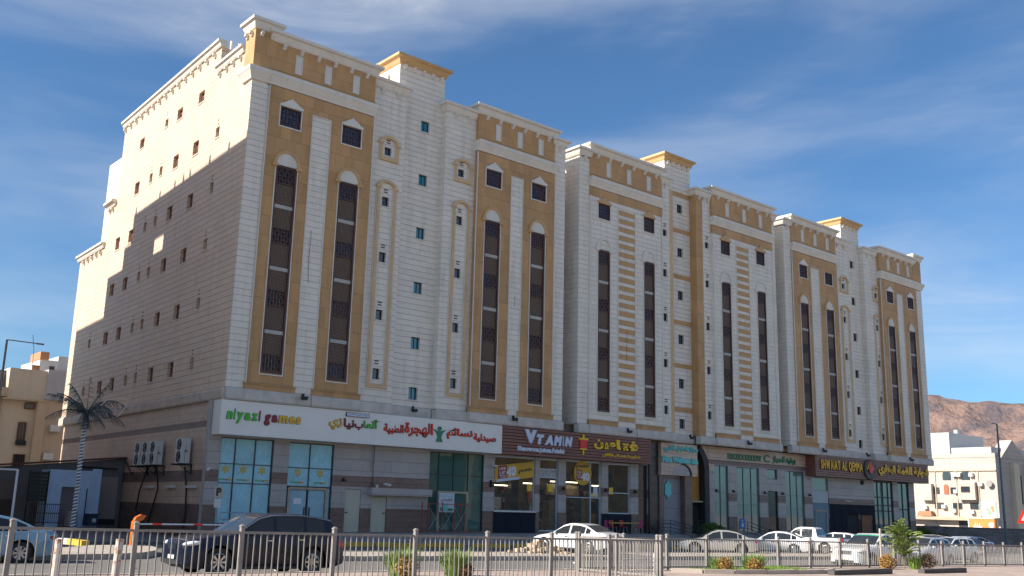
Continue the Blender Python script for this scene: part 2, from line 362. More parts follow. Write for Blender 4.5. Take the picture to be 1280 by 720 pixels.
def grille_mesh(wd, ht, nx, nz):
    k = (round(wd, 2), round(ht, 2))
    if k not in GRL:
        b = MB(FR); t = .018
        for i in range(1, nx): u = wd * i / nx; b.box(u - t, u + t, .0, ht, -.03, .03)
        for j in range(1, nz): v = ht * j / nz; b.box(0, wd, v - t, v + t, -.025, .035)
        for i in range(nx):
            for j in range(nz):
                if (i + j) % 2 == 0:
                    cu, cv = wd * (i + .5) / nx, ht * (j + .5) / nz; r = .055; b.prism([(cu - r, cv), (cu, cv - r), (cu + r, cv), (cu, cv + r)], -.01, .02)
        b.box(0, .05, 0, ht, -.05, .05); b.box(wd - .05, wd, 0, ht, -.05, .05); b.box(0, wd, 0, .05, -.045, .045); b.box(0, wd, ht - .05, ht, -.045, .045)
        GRL[k] = b.mesh('grille', BRN)
    return GRL[k]
def box_part(root, name, T, a, m, smooth=None): return part(root, name, MB(T).box(*a), m)
PANEM = {}
def pane_mesh(wd, ht, m, T=FR):
    k = (round(wd, 2), round(ht, 2), m.name)
    if k not in PANEM: PANEM[k] = MB(FR).box(0, wd, 0, ht, -.02, 0).mesh('pane', m)
    return PANEM[k]
def arch_pts(uc, v, a, h, n=14, p=1.0): return [(uc + a * math.cos(math.pi * i / n), v + h * math.sin(math.pi * i / n) ** p) for i in range(n + 1)]
def arch(root, uc, v, a, h, w, mould, tymp):
    part(root, 'tympanum', MB(FR).prism(arch_pts(uc, v, a, h), w - .02, w + .025), tymp)
    o, i_ = arch_pts(uc, v, a + .17, h + .15), arch_pts(uc, v, a, h); b = MB(FR)
    for k in range(len(o) - 1):
        b.q([(*o[k], w + .09), (*o[k + 1], w + .09), (*i_[k + 1], w + .09), (*i_[k], w + .09)]); b.q([(*o[k], w), (*o[k + 1], w), (*o[k + 1], w + .09), (*o[k], w + .09)]); b.q([(*i_[k + 1], w), (*i_[k], w), (*i_[k], w + .09), (*i_[k + 1], w + .09)])
    for sgn in (-1, 1): b.box(uc + sgn * (a + .085) - .17, uc + sgn * (a + .085) + .17, v - .12, v + .03, w, w + .13)
    part(root, 'arch_moulding', b, mould)
GLV = [GLB, GLB, GLB, GLD, GLD, mat('deep_blue_glass', (.02, .035, .07), .08, var=.2, spec=1), mat('curtained_glass', (.16, .17, .19), .3, var=.35, vscale=5)]
WZ = [8.36, 11.75, 15.1, 18.4]; WH = .88
def window_bay(root, u0, u1, w, mould, tymp):
    """four storeys of lattice joined in one brown frame"""
    b = MB(FR); t = .09
    b.box(u0, u0 + t, 8.25, 19.4, w - .2, w + .03); b.box(u1 - t, u1, 8.25, 19.4, w - .2, w + .03); b.box(u0 + t, u1 - t, 8.25, 8.34, w - .2, w + .03); b.box(u0 + t, u1 - t, 19.3, 19.4, w - .2, w + .03)
    fr = part(root, 'window_bay', b, BRN)
    z = 8.34; cuts = []
    for i, wz in enumerate(WZ):
        if wz > z + .05: cuts.append((z, wz))
        z = wz + WH
        if i < 3:
            bz = [10.3, 13.67, 17.05][i]; cuts.append((z, bz)); z = bz + .23
            part(fr, 'stone_band', MB(FR).box(u0 + t, u1 - t, bz, bz + .2, w - .16, w - .03), mat('weathered_band_stone', (.44, .41, .37), .6, var=.1, grime=.3))
    if z < 19.28: cuts.append((z, 19.3))
    for a, c in cuts: part(fr, 'lattice_panel', MB(FR).box(u0 + t, u1 - t, a + .01, c - .01, w - .18, w - .06 + random.uniform(-.01, .01)), LATT)
    for wz in WZ:
        inst(fr, 'pane', pane_mesh(u1 - u0 - 2 * t, WH, random.choice(GLV)), FR(u0 + t, wz, w - .13)); inst(fr, 'grille', grille_mesh(u1 - u0 - 2 * t, WH, 6, 4), FR(u0 + t, wz, w - .06))
    b = MB(FR); e = .05
    b.box(u0 - e, u0 - .002, 8.2, 19.4, w, w + .05); b.box(u1 + .002, u1 + e, 8.2, 19.4, w, w + .05); b.box(u0 - e, u1 + e, 8.14, 8.2 - .002, w, w + .07); part(root, 'window_surround', b, WHITEP)
    arch(root, (u0 + u1) / 2, 19.42, (u1 - u0) / 2, .72, w, mould, tymp)
def top_window(root, u0, u1, w, ped):
    b = MB(FR); v0, v1 = 21.62, 22.72
    b.box(u0 - .06, u0 - .002, v0, v1, w, w + .05); b.box(u1 + .002, u1 + .06, v0, v1, w, w + .05); b.box(u0 - .06, u1 + .06, v0 - .07, v0 - .002, w, w + .07)
    fr = part(root, 'window', b, WHITEP)
    inst(fr, 'pane', pane_mesh(u1 - u0, v1 - v0, GLB), FR(u0, v0, w - .12)); inst(fr, 'grille', grille_mesh(u1 - u0, v1 - v0, 6, 4), FR(u0, v0, w - .04))
    uc = (u0 + u1) / 2; a = (u1 - u0) / 2 + .06
    if ped:
        pts = [(uc - a, v1 + .005), (uc + a, v1 + .005), (uc + a, v1 + .14), (uc + a * .72, v1 + .2), (uc + a * .42, v1 + .36), (uc + a * .12, v1 + .46), (uc, v1 + .56), (uc - a * .12, v1 + .46), (uc - a * .42, v1 + .36), (uc - a * .72, v1 + .2), (uc - a, v1 + .14)]
        part(fr, 'pediment', MB(FR).prism(pts, w, w + .12), ped)
def small_window(root, u0, u1, v0, v1, w, g=None, sill=True, vents=True):
    b = MB(FR); e = .04; d = .16
    b.box(u0, u0 + e, v0, v1, w - d - .04, w - d + .02); b.box(u1 - e, u1, v0, v1, w - d - .04, w - d + .02); b.box(u0 + e, u1 - e, v0, v0 + e, w - d - .04, w - d + .02); b.box(u0 + e, u1 - e, v1 - e, v1, w - d - .04, w - d + .02)
    if (u1 - u0) > .5: b.box((u0 + u1) / 2 - .02, (u0 + u1) / 2 + .02, v0 + e, v1 - e, w - d - .03, w - d + .01)
    fr = part(root, 'window', b, BLK)
    inst(fr, 'pane', pane_mesh(u1 - u0, v1 - v0, g or GLD), FR(u0, v0, w - d - .02))
    if sill: part(fr, 'sill', MB(FR).box(u0 - .05, u1 + .05, v0 - .07, v0 - .003, w - .1, w + .06), WHITEP)
    if vents:
        b = MB(FR); c = (u0 + u1) / 2 - .02
        for k in (0, 1): b.box(c - .12, c + .14, v1 + .24 + k * .15, v1 + .30 + k * .15, w, w + .02)
        part(root, 'vent', b, BLK)
SLOTZ = [(8.64, 9.25), (12.0, 12.6), (15.35, 15.96), (18.69, 19.27)]
def slot_column(root, cu, w, m):
    """narrow yellow surround with arched head, four small windows; a short one above"""
    a, e = .66, .2
    for v0, v1 in ((8.16, 19.75), (21.44, 22.45)):
        b = MB(FR); b.box(cu - a, cu - a + e, v0 + e, v1, w, w + .1); b.box(cu + a - e, cu + a, v0 + e, v1, w, w + .1); b.box(cu - a, cu + a, v0, v0 + e - .002, w, w + .1)
        for s_ in (-1, 1): b.box(cu + s_ * (a - .07) - .17, cu + s_ * (a - .07) + .17, v1, v1 + .12, w, w + .15)
        o, i_ = arch_pts(cu, v1 + .12, a - .02, .42), arch_pts(cu, v1 + .12, a - e - .02, .25)
        for k in range(len(o) - 1):
            b.q([(*o[k], w + .13), (*o[k + 1], w + .13), (*i_[k + 1], w + .13), (*i_[k], w + .13)]); b.q([(*o[k], w), (*o[k + 1], w), (*o[k + 1], w + .13), (*o[k], w + .13)]); b.q([(*i_[k + 1], w), (*i_[k], w), (*i_[k], w + .13), (*i_[k + 1], w + .13)])
        fr = part(root, 'window_surround', b, m)
        bb = MB(FR)
        for s_ in (-1, 1): bb.box(cu + s_ * (a + .03) - .025, cu + s_ * (a + .03) + .025, v0 - .03, v1, w, w + .06); bb.box(cu + s_ * (a - e - .025) - .022, cu + s_ * (a - e - .025) + .022, v0 + e, v1 + .1, w, w + .07)
        part(fr, 'trim', bb, WHITEP)
def slot_windows(root, c, w, halfw=.235):
    hs = []
    for v0, v1 in SLOTZ + [(21.78, 22.30)]:
        hs.append((c - halfw, c + halfw, v0, v1)); small_window(root, c - halfw, c + halfw, v0, v1, w, GLD)
    return hs
def parapet_bay(root, u0, u1, w, n=6):
    part(root, 'parapet', MB(FR).box(u0, u1, 24.462, 26.35, -1.2, w + .0), YEL)
    b = MB(FR); b.profile([(w - .3, 23.78), (w + .06, 23.78), (w + .10, 23.9), (w + .24, 24.2), (w + .28, 24.26), (w + .28, 24.46), (w - .3, 24.46)], u0 - .06, u1 + .06); part(root, 'string_course', b, WHITEP)
    b = MB(FR); b.box(u0, u1, 24.502, 24.6, w, w + .12); b.box(u0, u1, 24.66, 24.7, w, w + .06); part(root, 'ledge', b, YELP)
    cornice(root, u0, u1, -w, 1.2, 26.85)
    brackets(root, u0 + .1, u1 - .1, n, 26.08, w)
    L = u1 - u0
    for f in (.24, .52, .80):
        c = u0 + L * f; b = MB(FR); b.box(c - .16, c + .16, 24.82, 25.84, w, w + .03); fr = part(root, 'niche', b, WHITEP)
        b = MB(FR)
        for s_ in (-1, 1): b.box(c + s_ * .185 - .024, c + s_ * .185 + .024, 24.78, 25.88, w, w + .07)
        b.box(c - .16, c + .16, 25.842, 25.88, w, w + .07); b.box(c - .16, c + .16, 24.78, 24.818, w, w + .07); part(fr, 'trim', b, WHITEP)
def belt(root, u0, u1, w, ledge=None):
    b = MB(FR); b.profile([(w - .3, 6.74), (w + .10, 6.74), (w + .16, 6.82), (w + .16, 7.22), (w + .10, 7.34), (w - .3, 7.34)], u0, u1); part(root, 'belt_course', b, CARV)
    if ledge: b = MB(FR); b.box(u0, u1, 7.342, 7.6, w - .1, w + .12); b.box(u0 - .03, u1 + .03, 7.602, 7.66, w - .1, w + .18); part(root, 'ledge', b, YEL)
def yellow_bay(root, u, w, wins, peds=(1, 1)):
    """u = six breaks: yellow, white pilaster, yellow"""
    a0, a1, b0, b1 = u
    hs = [(x0, x1, 8.25, 19.4) for x0, x1 in wins] + [(x0, x1, 21.62, 22.72) for x0, x1 in wins]
    for c0, c1, k in ((a0, a1, 0), (b0, b1, 1)):
        part(root, 'yellow_panel', MB(FR).section(c0, c1, 7.62, 23.75, w, -1.2, [h for h in hs if c0 < h[0] < c1], .2), YEL)
        e = .05; t0, t1 = (23.7, 22.68) if k == 0 else (22.68, 23.7); part(root, 'trim', MB(FR).box(c0 - e, c0 - .002, 7.66, t0, w, w + .07).box(c1 + .002, c1 + e, 7.66, t1, w, w + .07), WHITEP)
    part(root, 'pilaster', MB(FR).box(a1 + e, b0 - e, 7.34, 22.68, w - .1, w + .03), WHITE)
    part(root, 'yellow_panel', MB(FR).box(a1, b0, 22.682, 23.75, -1.2, w - .004), YEL)
    part(root, 'trim', MB(FR).box(a1 + .002, b0 - .002, 22.69, 22.74, w - .05, w + .07), WHITEP)
    for k, (x0, x1) in enumerate(wins):
        window_bay(root, x0, x1, w, YELP, WHITEP); top_window(root, x0, x1, w, WHITEP if peds[k] else None)
    parapet_bay(root, a0, b1, w)
    belt(root, a0 - .1, a1 + .1, w, True); belt(root, b0 - .1, b1 + .1, w, True); belt(root, a1 + .102, b0 - .102, w - .08)
def striped_bay(root, u0, u1, w, wins, st):
    hs = [(x0, x1, 8.25, 19.4) for x0, x1 in wins] + [(x0, x1, 21.62, 22.72) for x0, x1 in wins]
    part(root, 'wall', MB(FR).section(u0, u1, 7.3, 23.12, w, -1.2, hs, .2), WHITE)
    part(root, 'yellow_band', MB(FR).box(u0, u1, 23.122, 23.75, -1.2, w + .02), YEL)
    part(root, 'trim', MB(FR).box(u0, u0 + .12, 7.66, 23.1, w, w + .06).box(u1 - .1, u1, 7.66, 23.1, w, w + .06), WHITEP)
    s0, s1 = st
    part(root, 'trim', MB(FR).box(s0 - .06, s0, 7.66, 22.75, w, w + .05).box(s1, s1 + .06, 7.66, 22.75, w, w + .05), WHITEP)
    me = MB(FR).box(0, s1 - s0 - .01, 0, .34, -.02, .025).mesh('stripe', YEL)
    for i in range(25): inst(root, 'stripe', me, FR(s0 + .005, 22.3 - .606 * i, w))
    for x0, x1 in wins: window_bay(root, x0, x1, w, WHITEP, WHITE); top_window(root, x0, x1, w, YELP)
    parapet_bay(root, u0, u1, w)
    belt(root, u0, s0 - .1, w, True); belt(root, s1 + .1, u1, w, True); belt(root, s0 - .098, s1 + .098, w - .08)
def plain(root, u0, u1, w, hs, ztop=25.95, corn=26.4, left=None, m=WHITE, n=2):
    part(root, 'wall', MB(FR).section(u0, u1, 7.3, ztop, w, -1.6, hs, .2), m)
    if corn: cornice(root, u0, u1, -w, 1.6, corn, h=.44, out=.3); brackets(root, u0 + .1, u1 - .1, n, corn - .72, w)
    belt(root, u0, u1, w)
def core(root, u0, u1, w, stairs, g, yb=False):
    hs = []
    for zc in (24.19, 20.78, 17.5, 14.2, 10.95, 8.05):
        a = adj(stairs, zc, w); h = (a[0] - .31, a[0] + .31, a[1] - .36, a[1] + .36); hs.append(h); small_window(root, *h, w, g, True, False)
    part(root, 'wall', MB(FR).section(u0, u1, 7.3, 25.9, w, -1.8, hs, .2), WHITE); belt(root, u0, u1, w)
    if yb:
        for z in (25.3, 22.45, 18.9, 15.45, 12.25, 9.05): a = adj(u0, z, w); part(root, 'yellow_band', MB(FR).box(u0, u1, a[1] - .17, a[1] + .17, w - .1, w + .03), YEL)
    t0, t1 = u0 - .25, u1 + .1
    part(root, 'tower', MB(FR).box(t0, t1, 25.902, 28.15, -5.5, w), WHITE); cornice(root, t0, t1, -w, 5.5, 28.66, YELP, h=.46, out=.36); brackets(root, t0, t1, 5, 27.95, w)
    part(root, 'chimney', MB().box(t0 - .9, t0 - .65, 2.0, 2.25, 25.5, 28.2), WHITEP)
def lamp_head(root, u, w, z=6.72):
    b = MB(FR); b.box(u - .05, u + .05, z, z + .18, w, w + .12); b.prism([(u - .17, z + .02), (u + .17, z + .02), (u + .13, z - .16), (u - .13, z - .16)], w + .14, w + .34); part(root, 'floodlight', b, BLK)

def body(root, x0, x1, depth, z0=6.9, z1=25.8, m=WHITE): part(root, 'main_body', MB().box(x0, x1, 1.21, depth, z0, z1), m)

# ---- block one (left)
A = thing('apartment_block', 'white and yellow stone block at the left, whose bare side wall has small windows', 'building', (SX, 0, 0), group='apartment blocks in one row')
part(A, 'wall', MB(FR).section(1.25, 2.3, 7.3, 23.7, 0, -.03, []), WHITE); belt(A, 1.25, 2.3, 0)
yellow_bay(A, (2.3, 4.93, 6.12, 8.88), .03, ((3.0, 4.25), (6.85, 8.1)))
w1 = -.25
hs = slot_windows(A, adj(10.0, 0, w1)[0], w1); slot_column(A, adj(10.0, 0, w1)[0] + .04, w1, PINKY)
plain(A, 8.88, 11.27, w1, hs, 25.95, 26.4)
hs = slot_windows(A, adj(15.4, 0, w1)[0], w1); slot_column(A, adj(15.45, 0, w1)[0] + .04, w1, PINKY)
plain(A, 14.33, 16.66, w1, hs, 25.95, 26.4)
core(A, 11.27, 14.33, -.75, 12.55, mat('teal_window_glass', (.02, .20, .27), .08, var=.2, spec=1))
yellow_bay(A, (16.66, 19.42, 20.45, 23.25), .03, ((17.35, 18.6), (21.2, 22.45)))
plain(A, 23.25, 24.32, -.06, [], 25.9, 26.42, n=1)
body(A, 2.6, 24.3, 26)
for u, w in ((5.5, .1), (12.9, -.5), (20.0, .1)): lamp_head(A, u, w, 7.2)
# corner pillar
part(A, 'corner_pillar', MB().box(1.20, 2.52, -.05, 1.05, 24.5, 26.75), YEL)
b = MB(); ring(b, 1.22, 2.35, 0, 1.0, [(-.02, 23.76), (.06, 23.78), (.10, 23.9), (.24, 24.2), (.28, 24.26), (.28, 24.46)]); part(A, 'string_course', b, WHITEP)
cornice(A, 1.2, 2.52, -.05, 1.05, 27.25, out=.3)
for u in (1.55, 2.15): inst(A, 'bracket', bracket_mesh(WHITEP), (u, -.05, 26.42))
for s_ in (.3, .85): inst(A, 'bracket', bracket_mesh(WHITEP), (1.2, s_, 26.42), (0, 0, -math.pi / 2))
# side wall
big = [(4.05 + 0, 0)]
rows = {24.7: ([7.25, 10.7, 17.55], [13.0]), 21.5: ([7.4, 10.6, 17.6], [4.22, 13.15, 14.95]), 18.25: ([7.5, 10.78, 17.8, 20.5], [4.35, 13.27, 15.1]),
        15.05: ([7.72, 10.9, 17.92, 20.62], [4.52, 13.5, 15.28]), 11.78: ([7.9, 11.07, 18.1, 20.8], [4.7, 13.65, 15.45, 24.4]), 8.5: ([7.97, 11.2, 18.33, 20.9], [4.8, 13.8, 15.65, 24.5])}
hs1, hs2 = [], []
SB = (0, 0, -math.pi / 2 - SA)
wm = {}
SBR = mat('brown_shutter', (.26, .125, .10), .5, var=.12, vscale=3); SPN = mat('brown_screened_pane', (.10, .055, .05), .4, var=.2)
def side_window(s0, s1, z0, z1, small):
    k = small
    if k not in wm:
        b = MB(FR); W_, H_ = s1 - s0, z1 - z0; e = .05; col = GREYP if small else SBR
        b.box(-W_ / 2, -W_ / 2 + e, 0, H_, -.04, .03); b.box(W_ / 2 - e, W_ / 2, 0, H_, -.04, .03); b.box(-W_ / 2 + e, W_ / 2 - e, 0, e, -.04, .03); b.box(-W_ / 2 + e, W_ / 2 - e, H_ - e, H_, -.04, .03)
        if not small:
            b.box(-.025, .025, e, H_ - e, -.03, .02); b.box(-W_ / 2 + e, W_ / 2 - e, H_ * .6, H_ * .6 + .04, -.03, .02)
            for i in range(8): b.box(-W_ / 2 + e, W_ / 2 - e, H_ * .08 + i * .085, H_ * .08 + i * .085 + .035, -.02, .02)
        wm[k] = (b.mesh('window', col), MB(FR).box(-W_ / 2, W_ / 2, 0, H_, -.06, -.03).mesh('pane', GLASSS if small else SPN), MB(FR).box(-W_ / 2 - .06, W_ / 2 + .06, -.06, -.004, .12, .24).mesh('sill', WHITEP))
    P = SD((s0 + s1) / 2, z0, -.2); f = inst(A, 'window', wm[k][0], P, SB)
    link('pane', wm[k][1], f, (0, 0, 0)); link('sill', wm[k][2], f, (0, 0, 0))
    if small:
        b = MB(SD); c = (s0 + s1) / 2
        for kk in (0, 1): b.box(c - .05, c + .05, z1 + .16 + kk * .2, z1 + .24 + kk * .2, -.01, .012)
        part(A, 'vent', b, BLK)
GREYP = mat('grey_aluminium', (.30, .28, .26), .5, .3); GLASSS = mat('frosted_glass', (.26, .26, .25), .3, var=.1)
for z, (L_, S_) in rows.items():
    for c in L_: h = (c - .44, c + .44, z - .02, z + .84); hs1.append(h) if c < 21.7 else hs2.append(h); side_window(*h, False)
    for c in S_: h = (c - .26, c + .26, z + .14, z + .78); (hs1 if c < 21.7 else hs2).append(h); side_window(*h, True)
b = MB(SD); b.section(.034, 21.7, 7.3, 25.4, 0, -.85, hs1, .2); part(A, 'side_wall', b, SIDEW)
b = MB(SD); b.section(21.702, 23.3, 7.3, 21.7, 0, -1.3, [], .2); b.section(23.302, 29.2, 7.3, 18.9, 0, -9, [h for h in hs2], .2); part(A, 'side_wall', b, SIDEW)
def side_cornice(s0, s1, z, out=.3, h=.42):
    b = MB(SD); b.profile([(-.3, z - h), (.1, z - h), (.15, z - h * .8), (out * .7, z - h * .45), (out, z - h * .36), (out, z), (-.3, z)], s0, s1); part(A, 'cornice', b, WHITEP)
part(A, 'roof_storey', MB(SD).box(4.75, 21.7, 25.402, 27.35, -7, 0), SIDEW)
side_cornice(4.6, 21.85, 27.75)
for i in range(15): bracket_side(A, 5.6 + i * 1.13, 27.05)
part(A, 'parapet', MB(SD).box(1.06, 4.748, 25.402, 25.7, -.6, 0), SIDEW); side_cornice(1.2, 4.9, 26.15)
for i in range(4): bracket_side(A, 1.7 + i * .95, 25.5)
side_cornice(21.702, 23.6, 22.1, .38); bracket_side(A, 22.3, 21.45); bracket_side(A, 22.9, 21.45)
side_cornice(23.3, 29.5, 19.35); [bracket_side(A, 24 + i * 1.0, 18.65) for i in range(5)]
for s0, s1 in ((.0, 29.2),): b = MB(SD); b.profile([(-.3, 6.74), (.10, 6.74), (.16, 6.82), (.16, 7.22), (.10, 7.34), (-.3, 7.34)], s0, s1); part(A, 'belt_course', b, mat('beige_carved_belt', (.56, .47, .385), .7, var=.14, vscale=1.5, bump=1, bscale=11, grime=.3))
for i in range(2): part(A, 'vent_pipe', MB().tube([(2.6 + i * .5, 6.2, 27), (2.6 + i * .5, 6.2, 28.6)], .09, 8), WHITEP)
# side wall at street level: banded stone
def gm(cu, cv): return 1 if cv < 1.62 or 2.74 < cv < 3.32 or 5.47 < cv < 5.8 else (0 if cv < 5.0 else 2)
b = MB(SD); b.section(.93, 28.3, -.4, 6.74, -.02, -.33, [], .2, vb=(1.62, 2.74, 3.32, 5.47, 5.8), mfun=lambda u, v: 1 if v < 1.62 else (3 if 2.74 < v < 3.32 or 5.47 < v < 5.8 else 2)); part(A, 'street_level_wall', b, [GREYST, BRST, TANST, BRSTS])

for pts, lab in (([(5.35, 16.2, .1), (5.3, 14.6, .09), (5.36, 13.3, .09)], 'thin dark cable hanging on the white pilaster between the left pair of window strips'), ([(19.95, 14.9, .09), (19.93, 14.2, .09)], 'short cable end on the white pilaster of the second yellow bay'), ([(30.3, 14.0, .07), (30.28, 11.9, .07)], 'thin cable down the yellow and white stripes of the middle block')):
    solo('cable', lab, 'cable', MB(FR).tube(pts, .01, 4), BLK, FR(*pts[-1]))
# ---- block two (middle)
B = thing('apartment_block', 'middle stone block with yellow and white striped panels above the brown cladded shawarma shop sign', 'building', (25.65, 0, 0), group='apartment blocks in one row')
plain(B, 25.65, 26.62, -.04, [], 25.75, 26.4, n=1)
part(B, 'wall', MB().box(25.64, 26.4, 1.7, 7, 7.3, 25.75), WHITE)
striped_bay(B, 26.62, 34.15, .03, ((27.42, 28.6), (32.1, 33.25)), (29.45, 31.15))
hs = slot_windows(B, 34.62, -.12); plain(B, 34.15, 35.15, -.12, hs, 25.95, 26.4, n=1)
part(B, 'yellow_pilaster', MB(FR).box(35.15, 35.62, 7.36, 25.6, -1.2, -.18), PINKY); belt(B, 35.15, 35.62, -.18)
core(B, 35.62, 38.28, -.75, 36.2, GLD, True)
part(B, 'yellow_pilaster', MB(FR).box(38.28, 39.05, 7.36, 25.9, -1.6, -.12), YEL); cornice(B, 38.28, 40.0, .15, 1.5, 26.4, h=.44, out=.3); belt(B, 38.28, 39.05, -.14)
hs = slot_windows(B, 39.6, -.15); part(B, 'wall', MB(FR).section(39.05, 40.05, 7.3, 25.9, -.15, -1.6, hs, .2), WHITE); belt(B, 39.05, 40.05, -.15); brackets(B, 38.4, 40, 3, 25.68, -.13)
striped_bay(B, 40.05, 47.95, .03, ((41.05, 42.2), (45.65, 46.8)), (43.0, 44.6))
plain(B, 47.95, 48.5, -.1, [], 25.9, 26.42, n=1)
body(B, 25.9, 48.45, 26)
for u in (30.3, 36.9, 43.8): lamp_head(B, u, .1, 7.15)
# ---- block three (right)
D_ = 48.42
Cb = thing('apartment_block', 'rightmost white and yellow stone block above the flame emblem restaurant sign', 'building', (49.7, 0, 0), group='apartment blocks in one row')
plain(Cb, 49.7, 50.75, -.04, [], 25.75, 26.4, n=1)
part(Cb, 'wall', MB().box(49.69, 50.6, 1.7, 7, 7.3, 25.75), WHITE)
yellow_bay(Cb, (50.75, 53.45, 54.7, 57.6), .03, ((51.75, 52.95), (55.65, 56.85)), (1, 0))
hs = slot_windows(Cb, adj(58.72, 0, w1)[0], w1); slot_column(Cb, adj(58.75, 0, w1)[0], w1, PINKY); plain(Cb, 57.6, 60.1, w1, hs)
core(Cb, 60.1, 62.75, -.7, 60.3, GLD)
hs = slot_windows(Cb, adj(64.25, 0, w1)[0], w1); slot_column(Cb, adj(64.25, 0, w1)[0], w1, PINKY); plain(Cb, 62.75, 65.1, w1, hs)
yellow_bay(Cb, (65.1, 67.95, 69.0, 71.75), .03, ((66.1, 67.3), (69.95, 71.15)))
plain(Cb, 71.75, 72.95, 0, [], 23.7, None)
part(Cb, 'corner_pillar', MB().box(71.45, 73.0, -.05, 1.2, 24.5, 26.75), YEL); cornice(Cb, 71.45, 73.0, -.05, 1.2, 27.25, out=.3)
b = MB(); ring(b, 71.7, 72.95, 0, 1.2, [(-.02, 23.76), (.06, 23.78), (.10, 23.9), (.24, 24.2), (.28, 24.26), (.28, 24.46)]); part(Cb, 'string_course', b, WHITEP)
body(Cb, 50.4, 72.9, 14); part(Cb, 'wall', MB().box(72.4, 72.95, 1.0, 14, 6.8, 25.9), WHITE)
for u in (54.1, 60.9, 68.5): lamp_head(Cb, u, .1, 7.15)

# ------------------------------------------------------------------ lettering
AR = {'ا': (0xFE8D, 2), 'أ': (0xFE83, 2), 'ب': (0xFE8F, 4), 'ة': (0xFE93, 2), 'ت': (0xFE95, 4), 'ج': (0xFE9D, 4), 'ح': (0xFEA1, 4), 'خ': (0xFEA5, 4), 'د': (0xFEA9, 2), 'ر': (0xFEAD, 2), 'ز': (0xFEAF, 2),
      'س': (0xFEB1, 4), 'ش': (0xFEB5, 4), 'ص': (0xFEB9, 4), 'ط': (0xFEC1, 4), 'ع': (0xFEC9, 4), 'ف': (0xFED1, 4), 'ق': (0xFED5, 4), 'ل': (0xFEDD, 4), 'م': (0xFEE1, 4), 'ن': (0xFEE5, 4), 'ه': (0xFEE9, 4), 'و': (0xFEED, 2), 'ي': (0xFEF1, 4), 'ئ': (0xFE89, 4), 'ك': (0xFED9, 4), 'ى': (0xFEEF, 2)}
def shape(word, before=False, after=False):
    """joined letter forms in visual order; before/after: joined to a neighbouring piece"""
    out = []
    for i, c in enumerate(word):
        if c not in AR: out.append(c); continue
        base, n = AR[c]
        pj = (i > 0 and word[i - 1] in AR and AR[word[i - 1]][1] == 4) or (i == 0 and before)
        nj = n == 4 and ((i + 1 < len(word) and word[i + 1] in AR) or (i + 1 == len(word) and after))
        out.append(chr(base + (3 if pj and nj else 2 if nj else 1 if pj else 0)))
    return ''.join(reversed(out))
def text_verts(body, bold=.0, ext=.02, shear=0):
    c = bpy.data.curves.new('lettering', 'FONT'); c.body = body; c.offset = bold; c.extrude = ext; c.shear = shear; c.resolution_u = 3
    o = bpy.data.objects.new('lettering', c); COL.objects.link(o); bpy.context.view_layer.update()
    me = bpy.data.meshes.new_from_object(o.evaluated_get(bpy.context.evaluated_depsgraph_get()))
    vs = [tuple(v.co) for v in me.vertices]; fs = [tuple(p.vertices) for p in me.polygons]
    bpy.data.objects.remove(o); bpy.data.curves.remove(c); bpy.data.meshes.remove(me); return vs, fs
def lettering(root, body, u0, u1, v0, v1, w, m, bold=.02, depth=.05, name='lettering', shear=0, back=None, T=FR, tilt=0):
    vs, fs = text_verts(body, bold, .5, shear)
    xs = [v[0] for v in vs]; ys = [v[1] for v in vs]; sx = (u1 - u0) / (max(xs) - min(xs)); sy = (v1 - v0) / (max(ys) - min(ys))
    b = MB(T); cu, cv = (u0 + u1) / 2, (v0 + v1) / 2
    for x, y, z in vs:
        u, v = u0 + (x - min(xs)) * sx, v0 + (y - min(ys)) * sy
        v += (u - cu) * math.tan(tilt)
        b.v.append(T(u, v, w + depth * (z + .5)))
    b.f = fs; b.mi = [0] * len(fs)
    o = part(root, name, b, m)
    if back:
        b2 = MB(T)
        for x, y, z in text_verts(body, bold + .02, .5, shear)[0]: pass
        vs2, fs2 = text_verts(body, bold + .02, .5, shear)
        for x, y, z in vs2: b2.v.append(T(u0 + (x - min(xs)) * sx, v0 + (y - min(ys)) * sy, w + depth * .6 * (z + .5)))
        b2.f = fs2; b2.mi = [0] * len(fs2); part(o, 'outline', b2, back)
    return o
def letters(root, body, u0, u1, v0, v1, w, mats, gap=.07, sp=.12, **k):
    """each letter a part; widths follow the drawn glyphs"""
    ws = []
    for ch in body:
        if ch == ' ': ws.append((None, sp)); continue
        vs, _ = text_verts(ch, .0, .1); ws.append((ch, max(v[0] for v in vs) - min(v[0] for v in vs), min(v[1] for v in vs), max(v[1] for v in vs)))
    tot = sum(x[1] for x in ws) + gap * (len(ws) - 1); s = (u1 - u0) / tot; lo = min(x[2] for x in ws if x[0]); hi = max(x[3] for x in ws if x[0]); sv = (v1 - v0) / (hi - lo); u = u0
    for i, x in enumerate(ws):
        if x[0]: lettering(root, x[0], u, u + x[1] * s, v0 + (x[2] - lo) * sv, v0 + (x[3] - lo) * sv, w, mats[i] if isinstance(mats, list) else mats, name='letter', **k)
        u += (x[1] + gap) * s
def paint(name, c, r=.45): return mat(name, c, r, var=.06, vscale=3)
GRN, MAR, AMB, RED, DKO = paint('green_acrylic', (.05, .48, .04)), paint('maroon_acrylic', (.25, .015, .035)), paint('amber_acrylic', (.75, .44, .03)), paint('red_acrylic', (.72, .03, .01)), paint('dark_letter_edge', (.03, .03, .02))
TEAL, YLW, LBL, DGR = paint('teal_acrylic', (.14, .55, .52)), paint('yellow_acrylic', (.80, .50, .02)), paint('pale_grey_acrylic', (.56, .62, .72)), paint('dark_green_acrylic', (.012, .19, .08))
WH, BK, PUR = paint('white_print', (.7, .7, .7)), paint('black_print', (.02, .02, .02)), paint('purple_print', (.16, .04, .16))

